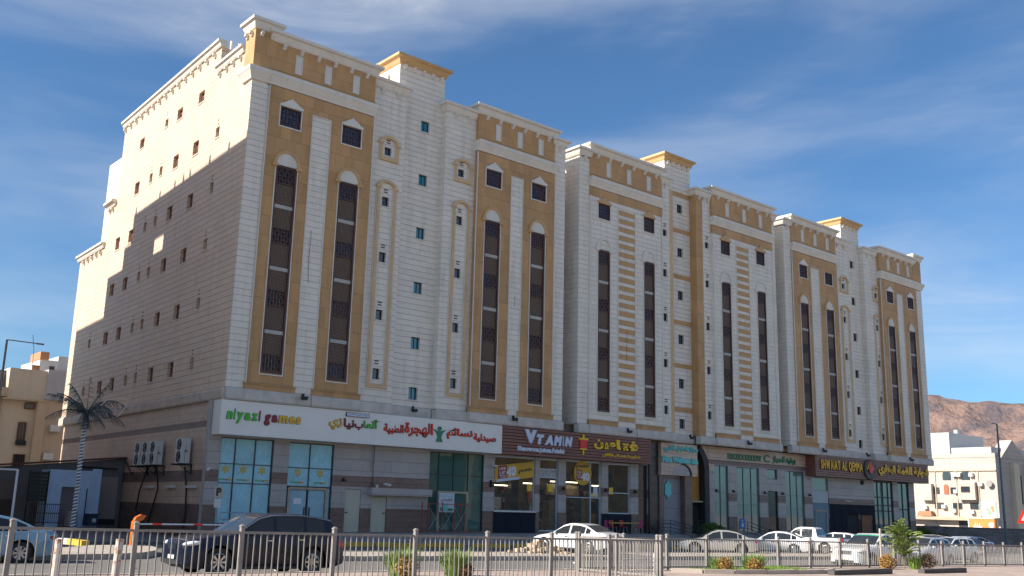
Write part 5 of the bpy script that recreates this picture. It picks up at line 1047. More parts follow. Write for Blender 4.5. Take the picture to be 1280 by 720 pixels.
def make_car(kind, name, label, color, x, y, head, z=None, roof=None, shade=None, rails=False, noseg=TRIM, rot_r=None):
    T = TYPES[kind]; L, W, H = T['L'], T['W'], T['H']; r = T['r']; zb = gz(x) - .12 if z is None else z
    root = thing(name, label, 'car' if kind != 'pickup' else 'pickup truck', (x, y, zb)); root.rotation_euler = (0, math.atan(.0114) * math.cos(R_(head)), R_(head)); root.scale = (.87, .87, .87)
    ra = r + .07
    S = {T['ws'][1] - .16, 0, .04, .12, .25, .45, .7, L, L - .04, L - .12, L - .25, L - .45, *T['ws'], *T['rw'], *[s for a in T['side'] for s in a], *[a for a, _ in T['top'] if 0 < a < L]}
    for c in (T['wf'], T['wr']):
        for k in range(-6, 7): S.add(c + ra * math.sin(k * math.pi / 12))
    S |= {L * i / 26 for i in range(27)}; S = sorted(S); S = [s for i, s in enumerate(S) if i == 0 or s - S[i - 1] > .012] 
    def wid(s):
        f = 1.0
        if s < .8: f = 1 - .24 * (1 - s / .8) ** 2.4
        if L - s < .7: f = 1 - .17 * (1 - (L - s) / .7) ** 2.6
        return W / 2 * f
    def zlow(s):
        z_ = .22 + (.10 * (1 - s / .35) if s < .35 else 0) + (.12 * (1 - (L - s) / .4) if L - s < .4 else 0)
        for c in (T['wf'], T['wr']):
            if abs(s - c) < ra: z_ = max(z_, r + math.sqrt(ra * ra - (s - c) ** 2))
        return z_
    yt = [(.1, .9), (.3, .975), (.5, 1.0), (.75, .995), (1.0, .955)]
    secs = []
    for s in S:
        w, zt, be, zl = wid(s), smooth_tab(T['top'], s, .05), smooth_tab(T['belt'], s, .1), zlow(s); be = min(be, zt - .03); be = max(be, zl + .05)
        g_ = min(1, max(0, (zt - be) / (H - .95))); row = []
        for f in (0, .12, .3, .5, .7, .88, 1): z_ = zl + (be - zl) * f; row.append((w * lerp_tab(yt, z_ / max(be, .3)), z_))
        wr_ = w * (.93 - .215 * g_); lo, hi = w * .945, zt - .035 - .03 * g_
        row += [(lo - .002, be + .012), (lo + (wr_ - lo) * .93, be + (hi - be) * .93), (wr_, hi), (wr_ * .93, zt - .012), (wr_ * .5, zt), (0, zt + .008)]
        secs.append((s, row))
    def P(s, yz, sg): return (L / 2 - s, sg * yz[0], yz[1])
    bod, ws, rw = MB(), MB(), MB(); sides = {}
    rf, shd = MB(), MB()
    for (s0, a), (s1, c) in zip(secs, secs[1:]):
        sm = (s0 + s1) / 2
        for sg in (1, -1):
            for j in range(len(a) - 1):
                q = [P(s0, a[j], sg), P(s1, c[j], sg), P(s1, c[j + 1], sg), P(s0, a[j + 1], sg)]
                if sg < 0: q = q[::-1]
                tgt = bod
                if j == 7 and a[8][1] - a[7][1] > .04:
                    for k, (u0, u1) in enumerate(T['side']):
                        if u0 < sm < u1: tgt = sides.setdefault((k, sg), MB())
                if j >= 10 and T['ws'][0] < sm < T['ws'][1]: tgt = shd if shade and sm > T['ws'][1] - .16 else ws
                elif j >= 10 and T['rw'][0] < sm < T['rw'][1]: tgt = rw
                elif j >= 9 and T['ws'][1] <= sm <= T['rw'][0] and roof: tgt = rf
                tgt.q(q)
    for (s, a), rev in ((secs[0], True), (secs[-1], False)):
        ring_ = [P(s, p, 1) for p in a] + [P(s, p, -1) for p in a[::-1]]; bod.q(ring_ if rev else ring_[::-1])
    def cp(nm, b, m, par=root, sm_=35): me = b.mesh(nm, m, smooth=sm_); return link(nm, me, par)
    body_ = cp('body', bod, color)
    if rf.f: cp('roof', rf, roof)
    cp('windscreen', ws, CG); cp('sunshade', shd, shade) if shd.f else None; cp('rear_window', rw, CG)
    for b in sides.values(): cp('side_window', b, CG)
    cp('underbody', MB().box(-L / 2 + .25, L / 2 - .25, -W * .40, W * .40, .2, .62), TRIM)
    # wheels
    for c in (T['wf'], T['wr']):
        for sg in (1, -1):
            o = link('wheel', wheel_meshes(r)[0], root, (L / 2 - c, sg * (W / 2 - .12), r), (0, 0, 0 if sg > 0 else math.pi)); link('rim', wheel_meshes(r)[1], o); link('hub', wheel_meshes(r)[2], o)
    zt0 = lerp_tab(T['top'], .3); w3 = wid(.22)
    for sg in (1, -1):
        blob('headlight', root, HL, (L / 2 - .24, sg * (w3 - .14), zt0 - .13), (.26, .17, .075), (0, .12, -sg * .45))
        be = lerp_tab(T['belt'], L - .2); blob('taillight', root, TL, (-L / 2 + .17, sg * (wid(L - .15) - .13), be - .1), (.17, .16, .085 if kind in ('sedan', 'hatch') else .17), (0, 0, sg * .35))
        sm_ = T['ws'][0] + .32; mr = blob('mirror', root, color, (L / 2 - sm_, sg * (W / 2 + .04), lerp_tab(T['belt'], sm_) + .08), (.07, .1, .06))
        for k, s in enumerate((T['ws'][0] + .12, (T['side'][0][1] + T['side'][1][0]) / 2, T['side'][-1][0] - (.05 if len(T['side']) > 2 else -.75))):
            w = wid(s); b = MB(); b.box(L / 2 - s - .006, L / 2 - s + .006, sg * w * .985 - .008, sg * w * .997 + .006, .32, lerp_tab(T['belt'], s) - .04); cp('door_seam', b, TRIM)
            if k: cp('handle', MB().box(L / 2 - s + .08, L / 2 - s + .26, sg * w * .985 - .01, sg * w + .012, lerp_tab(T['belt'], s) - .14, lerp_tab(T['belt'], s) - .11), CHR if kind != 'hatch' else color)
        cp('sill_trim', MB().box(-L / 2 + (L - T['wr']) + ra, L / 2 - T['wf'] - ra, sg * W / 2 * .93 - .04, sg * W / 2 * .965, .19, .27), TRIM)
    cp('grille', MB().box(L / 2 - .05, L / 2 + .012, -.36, .36, zt0 - .3, zt0 - .12), noseg); cp('lower_grille', MB().box(L / 2 - .06, L / 2 + .015, -.5, .5, .3, .42), TRIM)
    cp('number_plate', MB().box(L / 2 + .012, L / 2 + .03, -.2, .2, .44, .54), PLT); cp('number_plate', MB().box(-L / 2 - .02, -L / 2 + .0, -.2, .2, .62, .74), PLT); cp('bumper_strip', MB().box(-L / 2 - .012, -L / 2 + .1, -.6, .6, .3, .42), TRIM)
    if rails:
        for sg in (1, -1):
            pts = []
            for k in range(15):
                ss = T['ws'][0] + .25 + (T['rw'][0] - T['ws'][0] - .3) * k / 14; zt = smooth_tab(T['top'], ss, .05); be = smooth_tab(T['belt'], ss, .1); g_ = min(1, max(0, (zt - be) / (H - .95))); pts.append((L / 2 - ss, sg * (wid(ss) * (.93 - .215 * g_) + .005), zt - .035 - .03 * g_ + .012))
            cp('roof_trim', MB().tube(pts, .02, 5), CHR)
    if kind == 'pickup': cp('bed_cover', MB().box(-L / 2 + .08, L / 2 - 3.62, -.8, .8, 1.12, 1.165), TRIM); cp('antenna', MB().tube([(L / 2 - 2.1, .6, 1.78), (L / 2 - 2.1, .6, 2.05)], .01).tube([(L / 2 - 3.3, -.6, 1.75), (L / 2 - 3.3, -.6, 2.0)], .01), TRIM)
    return root
CW = paintm('white_car_paint', (.60, .60, .59)); CS = paintm('silver_car_paint', (.42, .42, .41), .5); CSB = paintm('champagne_car_paint', (.46, .43, .38), .4); CN = paintm('dark_blue_car_paint', (.006, .010, .03), .2); CN2 = paintm('navy_car_paint', (.015, .03, .075), .2); CBR = paintm('brown_car_paint', (.20, .13, .10), .4); CLB = paintm('light_blue_car_paint', (.20, .34, .44), .3); CGY = paintm('grey_blue_car_paint', (.24, .30, .33), .4); CWP = paintm('pearl_grey_car_paint', (.50, .51, .54), .2)
CN = mat('very_dark_blue_paint', (.006, .009, .022), .3, coat=.25, var=.03, spec=.3)
make_car('suv', 'parked_car', 'dark blue estate car on the near road behind the long fence at lower left', CN, -8.0, -22.9, 180, rails=True, noseg=CHR, z=gz(-8) - .13)
make_car('sedan', 'parked_car', 'white sedan parked nose in beside the rubble pile, nearest of the parked cars', CW, 11.7, -14.3, 97, z=gz(11) + .025)
make_car('sedan', 'parked_car', 'champagne silver coupe-roofed sedan before the wheelchair sign', CSB, 23.8, -12.5, 138, z=gz(24) - .1)
make_car('sedan', 'parked_car', 'white sedan directly right of the champagne silver sedan', CW, 29.75, -12.1, 112, z=gz(29) - .1)
make_car('pickup', 'parked_pickup', 'white double cab pickup with two roof antennas', CW, 33.4, -11.9, 102, z=gz(33) - .1)
make_car('hatch', 'parked_car', 'white hatchback whose roof shows above the bed of the pickup', CW, 38.6, -10.3, 110)
make_car('suv', 'parked_car', 'brown car behind the white taxi, right of the pickup tail', CBR, 42.4, -11.0, 110, z=gz(42) - .3)
make_car('suv', 'parked_car', 'white high roofed car behind the white one with the green sunshade', CW, 46.0, -11.5, 125, z=gz(46) - .42)
make_car('suv', 'parked_car', 'navy high roofed car just right of the sapling', CN2, 49.6, -10.6, 112, z=gz(49) - .3)
make_car('sedan', 'parked_car', 'navy sedan before the grey stone wall, right of the navy high roofed car', CN2, 53.4, -11.5, 120)
make_car('sedan', 'parked_car', 'white sedan with a paper on its side window before the grey wall', CW, 52.6, -11.8, 178)
make_car('sedan', 'parked_car', 'white sedan tucked behind the one with a paper on its window', CWP, 61.0, -8.6, 165)
make_car('sedan', 'parked_car', 'grey blue sedan at the right edge of the photo', CGY, 72.3, -9.8, 5)
make_car('hatch', 'parked_car', 'white hatchback on the near road behind the grey hatchback', CW, 33.4, -20.4, 172)
make_car('hatch', 'parked_car', 'pearl grey hatchback behind the kerb fence right of the sapling', CWP, 25.3, -23.15, 180)
make_car('suv', 'parked_car', 'white car with green sunshade facing left, behind the fence and sapling', CW, 21.0, -23.0, 180, shade=CGG, noseg=CHR, z=gz(21) - .2)
make_car('sedan', 'parked_car', 'light blue sedan cut off by the left edge of the photo', CLB, -13.3, -17.2, 178, z=.08)
make_car('sedan', 'parked_car', 'white sedan behind the light blue one at the left edge', CW, -13.0, -8.5, 178, z=.15)

# ------------------------------------------------------------------ metal palm
t = thing('palm_light', 'metal palm tree lamp with silver ringed trunk and thin dark fronds', 'palm lamp', (-6.65, -4.45, .15)); px_, py_ = -6.65, -4.45
PT = mat('galvanised_trunk', (.42, .43, .45), .4, .6, var=.1); FRD = mat('dark_metal_frond', (.045, .06, .06), .6, .2, var=.3)
part(t, 'trunk', MB().tube([(px_, py_, .15), (px_, py_, 4.95)], .075, 10, r2=.06), mat('trunk_lacquer', (.10, .11, .12), .5, .4)); part(t, 'base_plate', MB().box(px_ - .22, px_ + .22, py_ - .22, py_ + .22, .15, .2), PT)
b = MB(); n = 34 * 12; pts = [(px_ + .078 * math.cos(2 * math.pi * k / 12), py_ + .078 * math.sin(2 * math.pi * k / 12), .5 + 4.4 * k / n) for k in range(n + 1)]; b.tube(pts, .028, 4); part(t, 'spiral_rope_light', b, mat('rope_light', (.62, .64, .68), .5))
hub = Vector((px_ + .02, py_, 5.12)); part(t, 'crown_boss', MB().tube([hub - Vector((0, 0, .25)), hub + Vector((0, 0, .2))], .14, 8, r2=.07), FRD)
fr_ = [(-.9, -.6, .35, .5), (.9, -.7, .1, .6), (-.35, -.9, -.7, .3), (.3, .5, -.6, .3), (-1.85, -.5, -.35, .55), (-1.75, -.1, .75, .35), (-.75, .5, 1.35, .35), (.1, .3, 1.7, .1), (.8, -.2, 1.45, .2), (1.75, -.1, .35, .9), (1.6, -.5, -.45, .65), (.55, -1.0, -.6, .45), (-.6, -1.0, -.55, .45), (-1.1, .9, .9, .4), (1.1, 1.0, .6, .5), (.0, 1.3, .2, .6)]
for k, (dx, dy, dz, arc) in enumerate(fr_):
    b = MB(); e_ = hub + Vector((dx, dy, dz)) * .92; c_ = hub.lerp(e_, .5) + Vector((0, 0, arc)); P3 = []
    for i in range(13): f = i / 12; P3.append(hub * (1 - f) ** 2 + c_ * 2 * f * (1 - f) + e_ * f * f)
    b.tube(P3, .024, 4, r2=.008); rnd = random.Random(k)
    for i in range(1, 12):
        for h2 in (0, .33, .66):
            f = (i + h2) / 12; p = P3[i].lerp(P3[min(12, i + 1)], h2); d = (P3[min(12, i + 1)] - P3[i]).normalized(); sd = d.cross(Vector((0, 0, 1)))
            if sd.length < .1: sd = Vector((1, 0, 0))
            sd.normalize(); Lf = .52 * math.sin(math.pi * min(1, f * .85 + .12)) + .06
            for sg in (-1, 1):
                if rnd.random() < (.4 if dz > 1.2 else .22): continue
                tip = p + sd * sg * Lf * .55 + d * Lf * .5 + Vector((0, 0, -Lf * .75)); wv = d * .014; b.q([p - wv, p + wv, tip])
    part(t, 'frond', b, FRD if k != 7 else mat('bare_rusty_frond', (.28, .15, .10), .7))
part(t, 'dangling_rope_light', MB().tube([hub + Vector(v) for v in ((.25, -.1, .1), (.7, -.1, .62), (1.2, -.15, .75), (1.55, -.2, .72), (1.45, -.2, .35), (1.2, -.2, .0), (.8, -.2, -.2), (.35, -.1, -.15))], .02, 5), mat('rope_light_old', (.6, .5, .42), .6))

# ------------------------------------------------------------------ sheds and yard at the left
SH = mat('shed_sheet_grey', (.17, .155, .15), .7, var=.1, grime=.3); SHL = mat('shed_board_grey', (.33, .28, .26), .7, var=.06); RRB = mat('rusty_red_edge', (.13, .05, .04), .7, var=.2)
t = thing('lean_to_shed', 'low grey lean-to shed with sloping rusty roof edge against the side wall', 'shed', (-2, 15, .3))
part(t, 'wall', MB(FR).prism([(-9, .1), (1.7, .1), (1.7, 4.1), (-9, 2.95)], -20, -14), SH); part(t, 'roof', MB(FR).prism([(-9.3, 2.98), (1.75, 4.14), (1.75, 4.24), (-9.3, 3.08)], -20.3, -13.7), RRB)
part(t, 'wall_panel', MB(FR).box(.45, 1.45, .62, 3.03, -13.99, -13.96), SHL); part(t, 'base_gap', MB(FR).box(.45, 1.5, .3, .6, -13.99, -13.97), BLK); part(t, 'wall_panel', MB(FR).box(-8.9, -4.2, .3, 1.6, -13.99, -13.95), mat('brown_boards', (.07, .05, .04), .8, var=.3, vscale=3)); part(t, 'wall_panel', MB(FR).box(-8.9, -4.2, 1.62, 2.7, -13.99, -13.96), mat('dull_tan_boards', (.17, .13, .11), .8, var=.15))
part(t, 'pipe', MB().tube([(-.9, 13.9, 4.0), (-.9, 13.9, 3.55), (1.3, 13.9, 3.5)], .05), BLK)
t = thing('blue_hut', 'pale blue painted hut wall with a grey door opening beside the lean-to shed', 'hut', (-1.6, 12, .25))
part(t, 'wall', MB(FR).section(-2.98, -.2, .2, 3.28, -12, -13.6, [(-2.28, -1.35, .2, 2.36)], .25), SKYB); part(t, 'door', MB(FR).box(-2.28, -1.35, .2, 2.36, -12.24, -12.2), mat('mauve_grey_door', (.20, .165, .17), .6)); part(t, 'pier', MB(FR).box(-1.3, -.98, .2, 2.36, -12.0, -11.9), SKYB); part(t, 'cable', MB(FR).tube([(-.93, .3, -11.97), (-.92, 2.3, -11.97)], .03), BLK); part(t, 'corner_post', MB(FR).box(-.62, -.2, 3.282, 3.4, -12.3, -12.0), SKYB)
t = thing('mesh_cage', 'dark green slatted cage panel left of the pale blue hut', 'cage', (-3.5, 11.9, .3))
for k in range(8): part(t, 'slat', MB(FR).box(-3.95, -3.05, 1.55 + k * .2, 1.73 + k * .2, -12.1, -12.06), mat('dark_green_panel', (.035, .045, .04), .7))
part(t, 'frame', MB(FR).box(-4.02, -3.96, .3, 3.2, -12.1, -12).box(-3.04, -2.99, .3, 3.2, -12.1, -12), BLK)
t = thing('yard_railing', 'black ornamental railing in front of the cage left of the hut', 'railing', (-3.4, 10.8, .3))
for k in range(15): part(t, 'bar', MB().tube([(-4.1 + k * .105, 10.8, .45), (-4.1 + k * .105, 10.8, 1.42)], .012, 4), BLK)
for z in (.45, .95, 1.42): part(t, 'rail', MB().tube([(-4.12, 10.8, z), (-2.6, 10.8, z)], .02, 4), BLK)
t = thing('pipe_frame', 'white pipe frame standing over the left yard', 'frame', (-8.3, -2, .2)); part(t, 'post', MB().tube([(-8.3, -2, .2), (-8.3, -2, 2.85)], .05), WK); part(t, 'beam', MB().tube([(-8.3, -2, 2.85), (-13, -2, 2.85)], .04), WK)
t = thing('wheelie_bin', 'dark blue wheeled bin at the right corner of the pale blue hut', 'bin', (-.75, 11.2, .3)); BB = paint('blue_bin_plastic', (.02, .045, .09)); part(t, 'body', MB().prism([(-1.05, 11.5), (-1.0, 10.95), (-.5, 10.95), (-.45, 11.5)], .3, .88), BB); part(t, 'lid', MB().box(-1.1, -.4, 10.9, 11.55, .885, .95), BB); part(t, 'label_mark', MB(FR).box(-.8, -.6, .5, .7, -10.95, -10.93), LBL)
t = thing('water_tank', 'dull silver cylinder tank standing before the hut door', 'tank', (-1.85, 11.1, .25)); part(t, 'shell', MB().tube([(-1.9, 11.1, .28), (-1.9, 11.1, 1.02)], .3, 16), GREYP); part(t, 'top_ring', MB().tube([(-1.9, 11.1, 1.02), (-1.9, 11.1, 1.06)], .24, 16), STEEL)

# ------------------------------------------------------------------ buildings behind, left
BE = mat('beige_render', (.60, .45, .30), .85, var=.05, grime=.2); BE2 = mat('cream_render', (.70, .58, .43), .85, var=.05, grime=.2); WR = mat('white_render', (.52, .51, .50), .85, var=.04, grime=.2); BRR = mat('brown_render', (.42, .31, .21), .85, var=.1)
def bwin(root, T, u0, u1, v0, v1, w, m=GLD, fm=BRN, bars=0):
    f = part(root, 'window', MB(T).box(u0 - .06, u1 + .06, v0 - .06, v0, w, w + .08).box(u0 - .06, u1 + .06, v1, v1 + .06, w, w + .08).box(u0 - .06, u0, v0, v1, w, w + .08).box(u1, u1 + .06, v0, v1, w, w + .08), fm); part(f, 'pane', MB(T).box(u0, u1, v0, v1, w - .05, w + .02), m)
    for k in range(bars): part(f, 'bar', MB(T).box(u0 + (u1 - u0) * (k + .5) / bars - .02, u0 + (u1 - u0) * (k + .5) / bars + .02, v0, v1, w + .03, w + .07), fm)
t = thing('house', 'beige apartment house at the left edge with dark rooftop box and brown balconies', 'building', (-3, 45, 0))
part(t, 'wall', MB(FR).box(-14, 2.0, .0, 10.6, -60, -45), BRR); part(t, 'rooftop_box', MB().box(-9, 2.3, 46, 50, 10.6, 12.3), mat('blue_grey_sheet', (.12, .14, .17), .6)); part(t, 'parapet', MB().box(-14, 2.3, 44.7, 45, 10.0, 10.75), BE)
for v in (7.6, 4.6): bwin(t, FR, .1, 1.5, v - .1, v + 1.2, -45, fm=BRN, bars=4); part(t, 'balcony', MB(FR).box(-1.2, 1.7, v - .9, v - .7, -45, -44), BE)
bwin(t, FR, .9, 1.5, 9.0, 9.5, -45); part(t, 'wall_box', MB(FR).box(.1, .7, 8.9, 9.7, -45, -44.9), BE2)
t = thing('house', 'cream house with rounded upper floor between the beige house and the white walled one', 'building', (3.6, 44.5, 0))
part(t, 'wall', MB(FR).box(2.0, 5.35, 0, 9.9, -58, -45.2), BE2); part(t, 'upper_floor', MB(FR).box(2.3, 5.5, 9.902, 12.45, -58, -44.9), BE2); part(t, 'bay', MB(FR).box(4.75, 5.5, 0, 9.9, -50, -44.6), BE); part(t, 'roof_tile_cap', MB().prism([(4.1, 45.2), (4.7, 45.2), (4.4, 45.8)], 12.45, 12.9), mat('terracotta', (.45, .20, .10), .8))
part(t, 'ledge', MB(FR).box(1.95, 5.6, 9.75, 9.9, -45.2, -44.5), BE); bwin(t, FR, 3.9, 4.6, 9.15, 9.55, -45.15, fm=BRN); bwin(t, FR, 3.6, 4.15, 6.3, 7.9, -45.15, fm=BRN, bars=3); bwin(t, FR, 3.55, 4.35, 4.0, 5.2, -45.15, fm=BRN, bars=4); part(t, 'window_rail', MB(FR).box(3.5, 4.3, 6.0, 6.4, -45.1, -44.9), BLK)
t = thing('house', 'house with tall bare white rooftop wall and small white attic against the apartment block', 'building', (6.6, 45, 0))
part(t, 'wall', MB(FR).box(5.5, 11, 0, 10.0, -62, -45), mat('tan_render', (.62, .47, .33), .85, var=.06, grime=.2)); part(t, 'roof_wall', MB(FR).box(5.35, 11, 10.002, 12.6, -58, -44.8), WR); part(t, 'attic', MB(FR).box(5.4, 7.0, 12.602, 13.8, -54, -48), WR); part(t, 'attic_cap', MB(FR).box(5.35, 6.1, 13.802, 14.5, -51, -47.9), mat('terracotta', (.45, .20, .10))); part(t, 'attic_annex', MB(FR).box(7.02, 11, 12.602, 14.3, -54, -48.3), WR); bwin(t, FR, 6.3, 6.6, 12.8, 13.2, -47.98)
for (u, v) in ((6.0, 7.3), (5.7, 4.9)): part(t, 'ac_unit', MB(FR).box(u, u + .8, v, v + .55, -45, -44.5), ACW)
def lamp(lab, x, y, z0, z1, arm, m, r=.09):
    t = thing('street_lamp', lab, 'street lamp', (x, y, z0)); part(t, 'pole', MB().tube([(x, y, z0), (x, y, z1)], r, 10, r2=r * .6), m); part(t, 'arm', MB().tube([(x, y, z1), (x + arm, y, z1 - .02)], r * .35, 6), m); part(t, 'lamp_head', MB().box(min(x + arm, x + arm * .8), max(x + arm, x + arm * .8), y - .08, y + .08, z1 - .06, z1 + .01), m); return t
lamp('thin grey lamp post with long side arm above the left roofs', -6.05, 12, .2, 10.1, 1.9, GREYP)
lamp('tall blue grey lamp post rising behind the grey stone wall at right', 76.0, -5.0, gz(76), 10.7, -.9, mat('blue_grey_pole', (.12, .16, .18), .5, .3), .13)
solo('antenna', 'thin bent radio antenna above the cream house', 'antenna', MB().tube([(4.3, 46, 12.4), (4.25, 46, 14.3), (4.0, 46, 15.6)], .025, 4), BLK, (4.3, 46, 12.4))
# neighbour across the side street: its stepped roof throws the shade on the side wall
NB = mat('neighbour_render', (.62, .46, .32), .85, var=.06, grime=.2)
t = thing('neighbour_block', 'stepped beige block across the side street, outside the photo at left', 'building', (-20, 12, 0))
DYN = 15.25 * math.tan(R_(SUN_OFF)); DZN = 15.25 * math.tan(R_(SUN_EL)) / math.cos(R_(SUN_OFF))
ny = lambda y: y + DYN; nzz = lambda z: z + DZN
ZM = nzz(14.3) - .8
part(t, 'main_body', MB().box(-30, -14, -1.8, ny(28.3), 0, ZM), NB); part(t, 'upper_floors', MB().box(-29.9, -14.02, -1.7, ny(22), ZM, nzz(15.8)), NB)
oh = (ny(11.5), ny(13.1), nzz(16.85), nzz(17.9)); b = MB(lambda u, v, w: (-14 + w, u, v)); b.holes(-1.8, ny(17.7), nzz(15.8), nzz(20.5), 0, [oh], .2); b.holes(-1.8, ny(17.7), nzz(15.8), nzz(20.5), -.2, [oh], 0); part(t, 'roof_screen', b, NB)
part(t, 'roof_screen', MB().box(-14.2, -14, ny(17.71), ny(19), nzz(15.8), nzz(18.5)), NB); part(t, 'roof_screen', MB().box(-14.2, -14, ny(19.01), ny(22), nzz(15.8), nzz(17.05)), NB)
part(t, 'parapet', MB().box(-14.2, -14, ny(22.01), ny(28.3), ZM, nzz(14.3)), NB)
for y in (2.4, 0, 5.05, 8.0, 9.05, 10.45, 13.0, 17.4): part(t, 'finial', MB().tube([(-14.1, ny(y), nzz(20.5)), (-14.1, ny(y), nzz(20.95))], .14, 8, r2=.1), NB)
SF = lambda u, v, w: (-14 + w, u, v)
for v in range(8):
    for u in range(8): bwin(t, SF, 1 + u * 4, 2.2 + u * 4, 1.5 + v * 3.2, 2.7 + v * 3.2, .0)
# blocks across the street behind the camera (seen mirrored in the shop glass)
for i, (x0, x1, h, m) in enumerate(((-60, -22, 15, BE2), (-14, 30, 12, BE2), (38, 84, 17, BE), (92, 150, 13, BE2))):
    t = thing('street_block', ('cream block across the street, leftmost', 'low cream block across the street facing the white sign', 'tall beige block across the street facing the striped block', 'cream block across the street, far right')[i], 'building', ((x0 + x1) / 2, -92, 0)); part(t, 'main_body', MB().box(x0, x1, -108, -92, -2, h), m)
    BFT = lambda u, v, w: (u, -92 + w, v)
    for v in range(int((h - 2) / 3.3)):
        for u in range(int((x1 - x0) / 4)): bwin(t, BFT, x0 + 1.4 + u * 4, x0 + 2.8 + u * 4, 1.5 + v * 3.3, 2.9 + v * 3.3, 0)

# ------------------------------------------------------------------ buildings behind, right
CRM = mat('pale_cream_render', (.50, .43, .365), .85, var=.05, grime=.12, brick=('w', 1.6, .55, .01), mortar=.8); CRM2 = mat('cream_band', (.45, .36, .26), .85)
RF = lambda u, v, w: (108 - w, u, v)
t = thing('house', 'cream three storey building with arched windows, orange billboard and mural right of the blocks', 'building', (118, 10, -1))
part(t, 'main_body', MB().box(108, 135, 9.4, 40, -1.5, 9.6), CRM); part(t, 'parapet', MB(RF).box(9.4, 40, 9.602, 10.1, -.4, .06), CRM); part(t, 'roof_room', MB().box(108.2, 118, 15.2, 24, 9.6, 12.9), WR); part(t, 'roof_room', MB().box(108.4, 120, 10.0, 15.1, 9.6, 10.9), WR); part(t, 'ledge', MB(RF).box(9.4, 40, 1.75, 2.15, 0, .9), CRM2); part(t, 'ledge', MB(RF).box(9.4, 40, 7.9, 8.05, 0, .15), CRM2)
part(t, 'water_dish', MB().tube([(112, 16, 12.9), (112, 16, 13.5)], .3, 10), WR)
for u in (13.3, 15.75): 
    part(t, 'arched_window', MB(RF).prism(arch_pts(u, 7.4, .55, .6), .0, .06), GLD); part(t, 'arched_window', MB(RF).box(u - .55, u + .55, 6.8, 7.4, 0, .06), GLD)
for u, v in ((18.2, 5.1), (15.9, 5.1)): part(t, 'shutter', MB(RF).prism(arch_pts(u, 5.9, .32, .35) + [(u - .32, 5.0), (u + .32, 5.0)], 0, .08), mat('orange_brown_shutter', (.35, .12, .06), .7)); bwin(t, RF, u - 1.3, u - .6, 5.1, 5.8, 0)
part(t, 'projecting_bay', MB(RF).box(11.9, 14.1, 4.3, 6.5, .0, .7), CRM); bwin(t, RF, 12.6, 13.6, 5.3, 5.9, .7)
part(t, 'projecting_bay', MB(RF).box(17.6, 19.0, 4.2, 6.3, .0, .7), CRM)
for u, v in ((17.2, 3.2), (14.8, 3.2), (12.6, 3.2), (14.2, 1.0)): bwin(t, RF, u - .75, u + .3, v, v + .65, .0)
for u, v in ((14.7, 7.2), (14.1, 7.2), (12.5, 7.2), (18.9, 5.2), (14.6, 5.1), (18.8, 3.1), (16.3, 3.2), (15.0, 2.7), (12.7, 2.6), (11.4, 6.0)): part(t, 'ac_unit', MB(RF).box(u - .3, u + .2, v, v + .45, 0, .5), ACW)
for u in (17.3, 14.5, 11.7): part(t, 'drain_pipe', MB(RF).box(u - .06, u + .06, 2.15, 8.0, 0, .12), CRM2)
mu = part(t, 'mural', MB(RF).box(9.7, 11.9, 2.3, 4.2, .0, .06), mat('pale_mural', (.36, .50, .44), .8, var=.1)); rnd = random.Random(2)
for k in range(13): u, v = 10.1 + rnd.random() * 1.4, 2.6 + rnd.random() * .9; part(mu, 'painted_flower', MB(RF).prism(circ(u, v, rnd.uniform(.12, .3), 8), .06, .07 + k * .001), [WH, mat('faded_orange', (.5, .25, .12)), WH, mat('faded_pink', (.5, .25, .28)), mat('faded_green', (.25, .42, .2)), mat('faded_blue', (.2, .35, .5))][k % 6])
part(t, 'arch_opening', MB(RF).prism(arch_pts(17.7, -.2, 1.6, 1.6), .91, .93), DARK); part(t, 'tiled_awning', MB(RF).prism([(17.6, 2.2), (19.6, 2.2), (19.3, 2.8), (17.7, 2.8)], .2, 1.0), mat('terracotta', (.45, .20, .10)))
# shaded flank and its tall neighbour
RS = lambda u, v, w: (u, 9.4 - w, v)
for u in (112, 116, 120): part(t, 'flank_pilaster', MB(RS).box(u, u + 1.6, -1, 9, 0, .5), BE2); bwin(t, RS, u + 2.2, u + 3.0, 4, 7.5, 0)
part(t, 'gable', MB(RS).prism([(109.5, 9.6), (117, 9.6), (113, 12.0)], -1.5, .1), CRM); part(t, 'satellite_dish', MB(RF).prism(circ(10.2, 6.3, .4), .3, .5), GREYP)
b_ = thing('billboard', 'orange billboard with white markings above the grey stone wall', 'billboard', (100, 10, 1)); BF = lambda u, v, w: (100 - w, u, v)
part(b_, 'board', MB(BF).box(6.2, 9.5, .6, 2.0, 0, .1), paint('orange_print', (.75, .26, .06))); part(b_, 'frame', MB(BF).box(6.1, 9.6, 2.0, 2.08, 0, .14).box(9.5, 9.6, .5, 2.0, 0, .14).box(6.1, 6.2, .5, 2.0, 0, .14), WH); part(b_, 'post', MB(BF).box(7.8, 7.95, -1.2, .6, 0, .1), GREYP)
part(b_, 'white_mark', MB(BF).prism(circ(6.9, 1.3, .32), .1, .12), WH); part(b_, 'white_mark', MB(BF).box(8.0, 9.0, .9, 1.15, .1, .12).box(8.2, 8.3, 1.2, 1.5, .1, .12).box(8.45, 8.55, 1.2, 1.45, .1, .12).box(8.7, 8.8, 1.2, 1.5, .1, .12), WH)
t = thing('stone_wall', 'long dark grey stone wall behind the parked cars at right', 'wall', (80, 0, -1)); WS = mat('dark_rubble_stone', (.22, .20, .195), .9, var=.22, vscale=1, brick=('w', .55, .26, .02), mortar=1.5, bump=.6, bscale=8)
part(t, 'masonry', MB().prism([(80, -14), (80.4, -14), (80.4, 14), (80, 14)], -1.4, 1.05), WS); part(t, 'coping', MB().box(79.95, 80.45, -14, 14, 1.052, 1.12), WS)
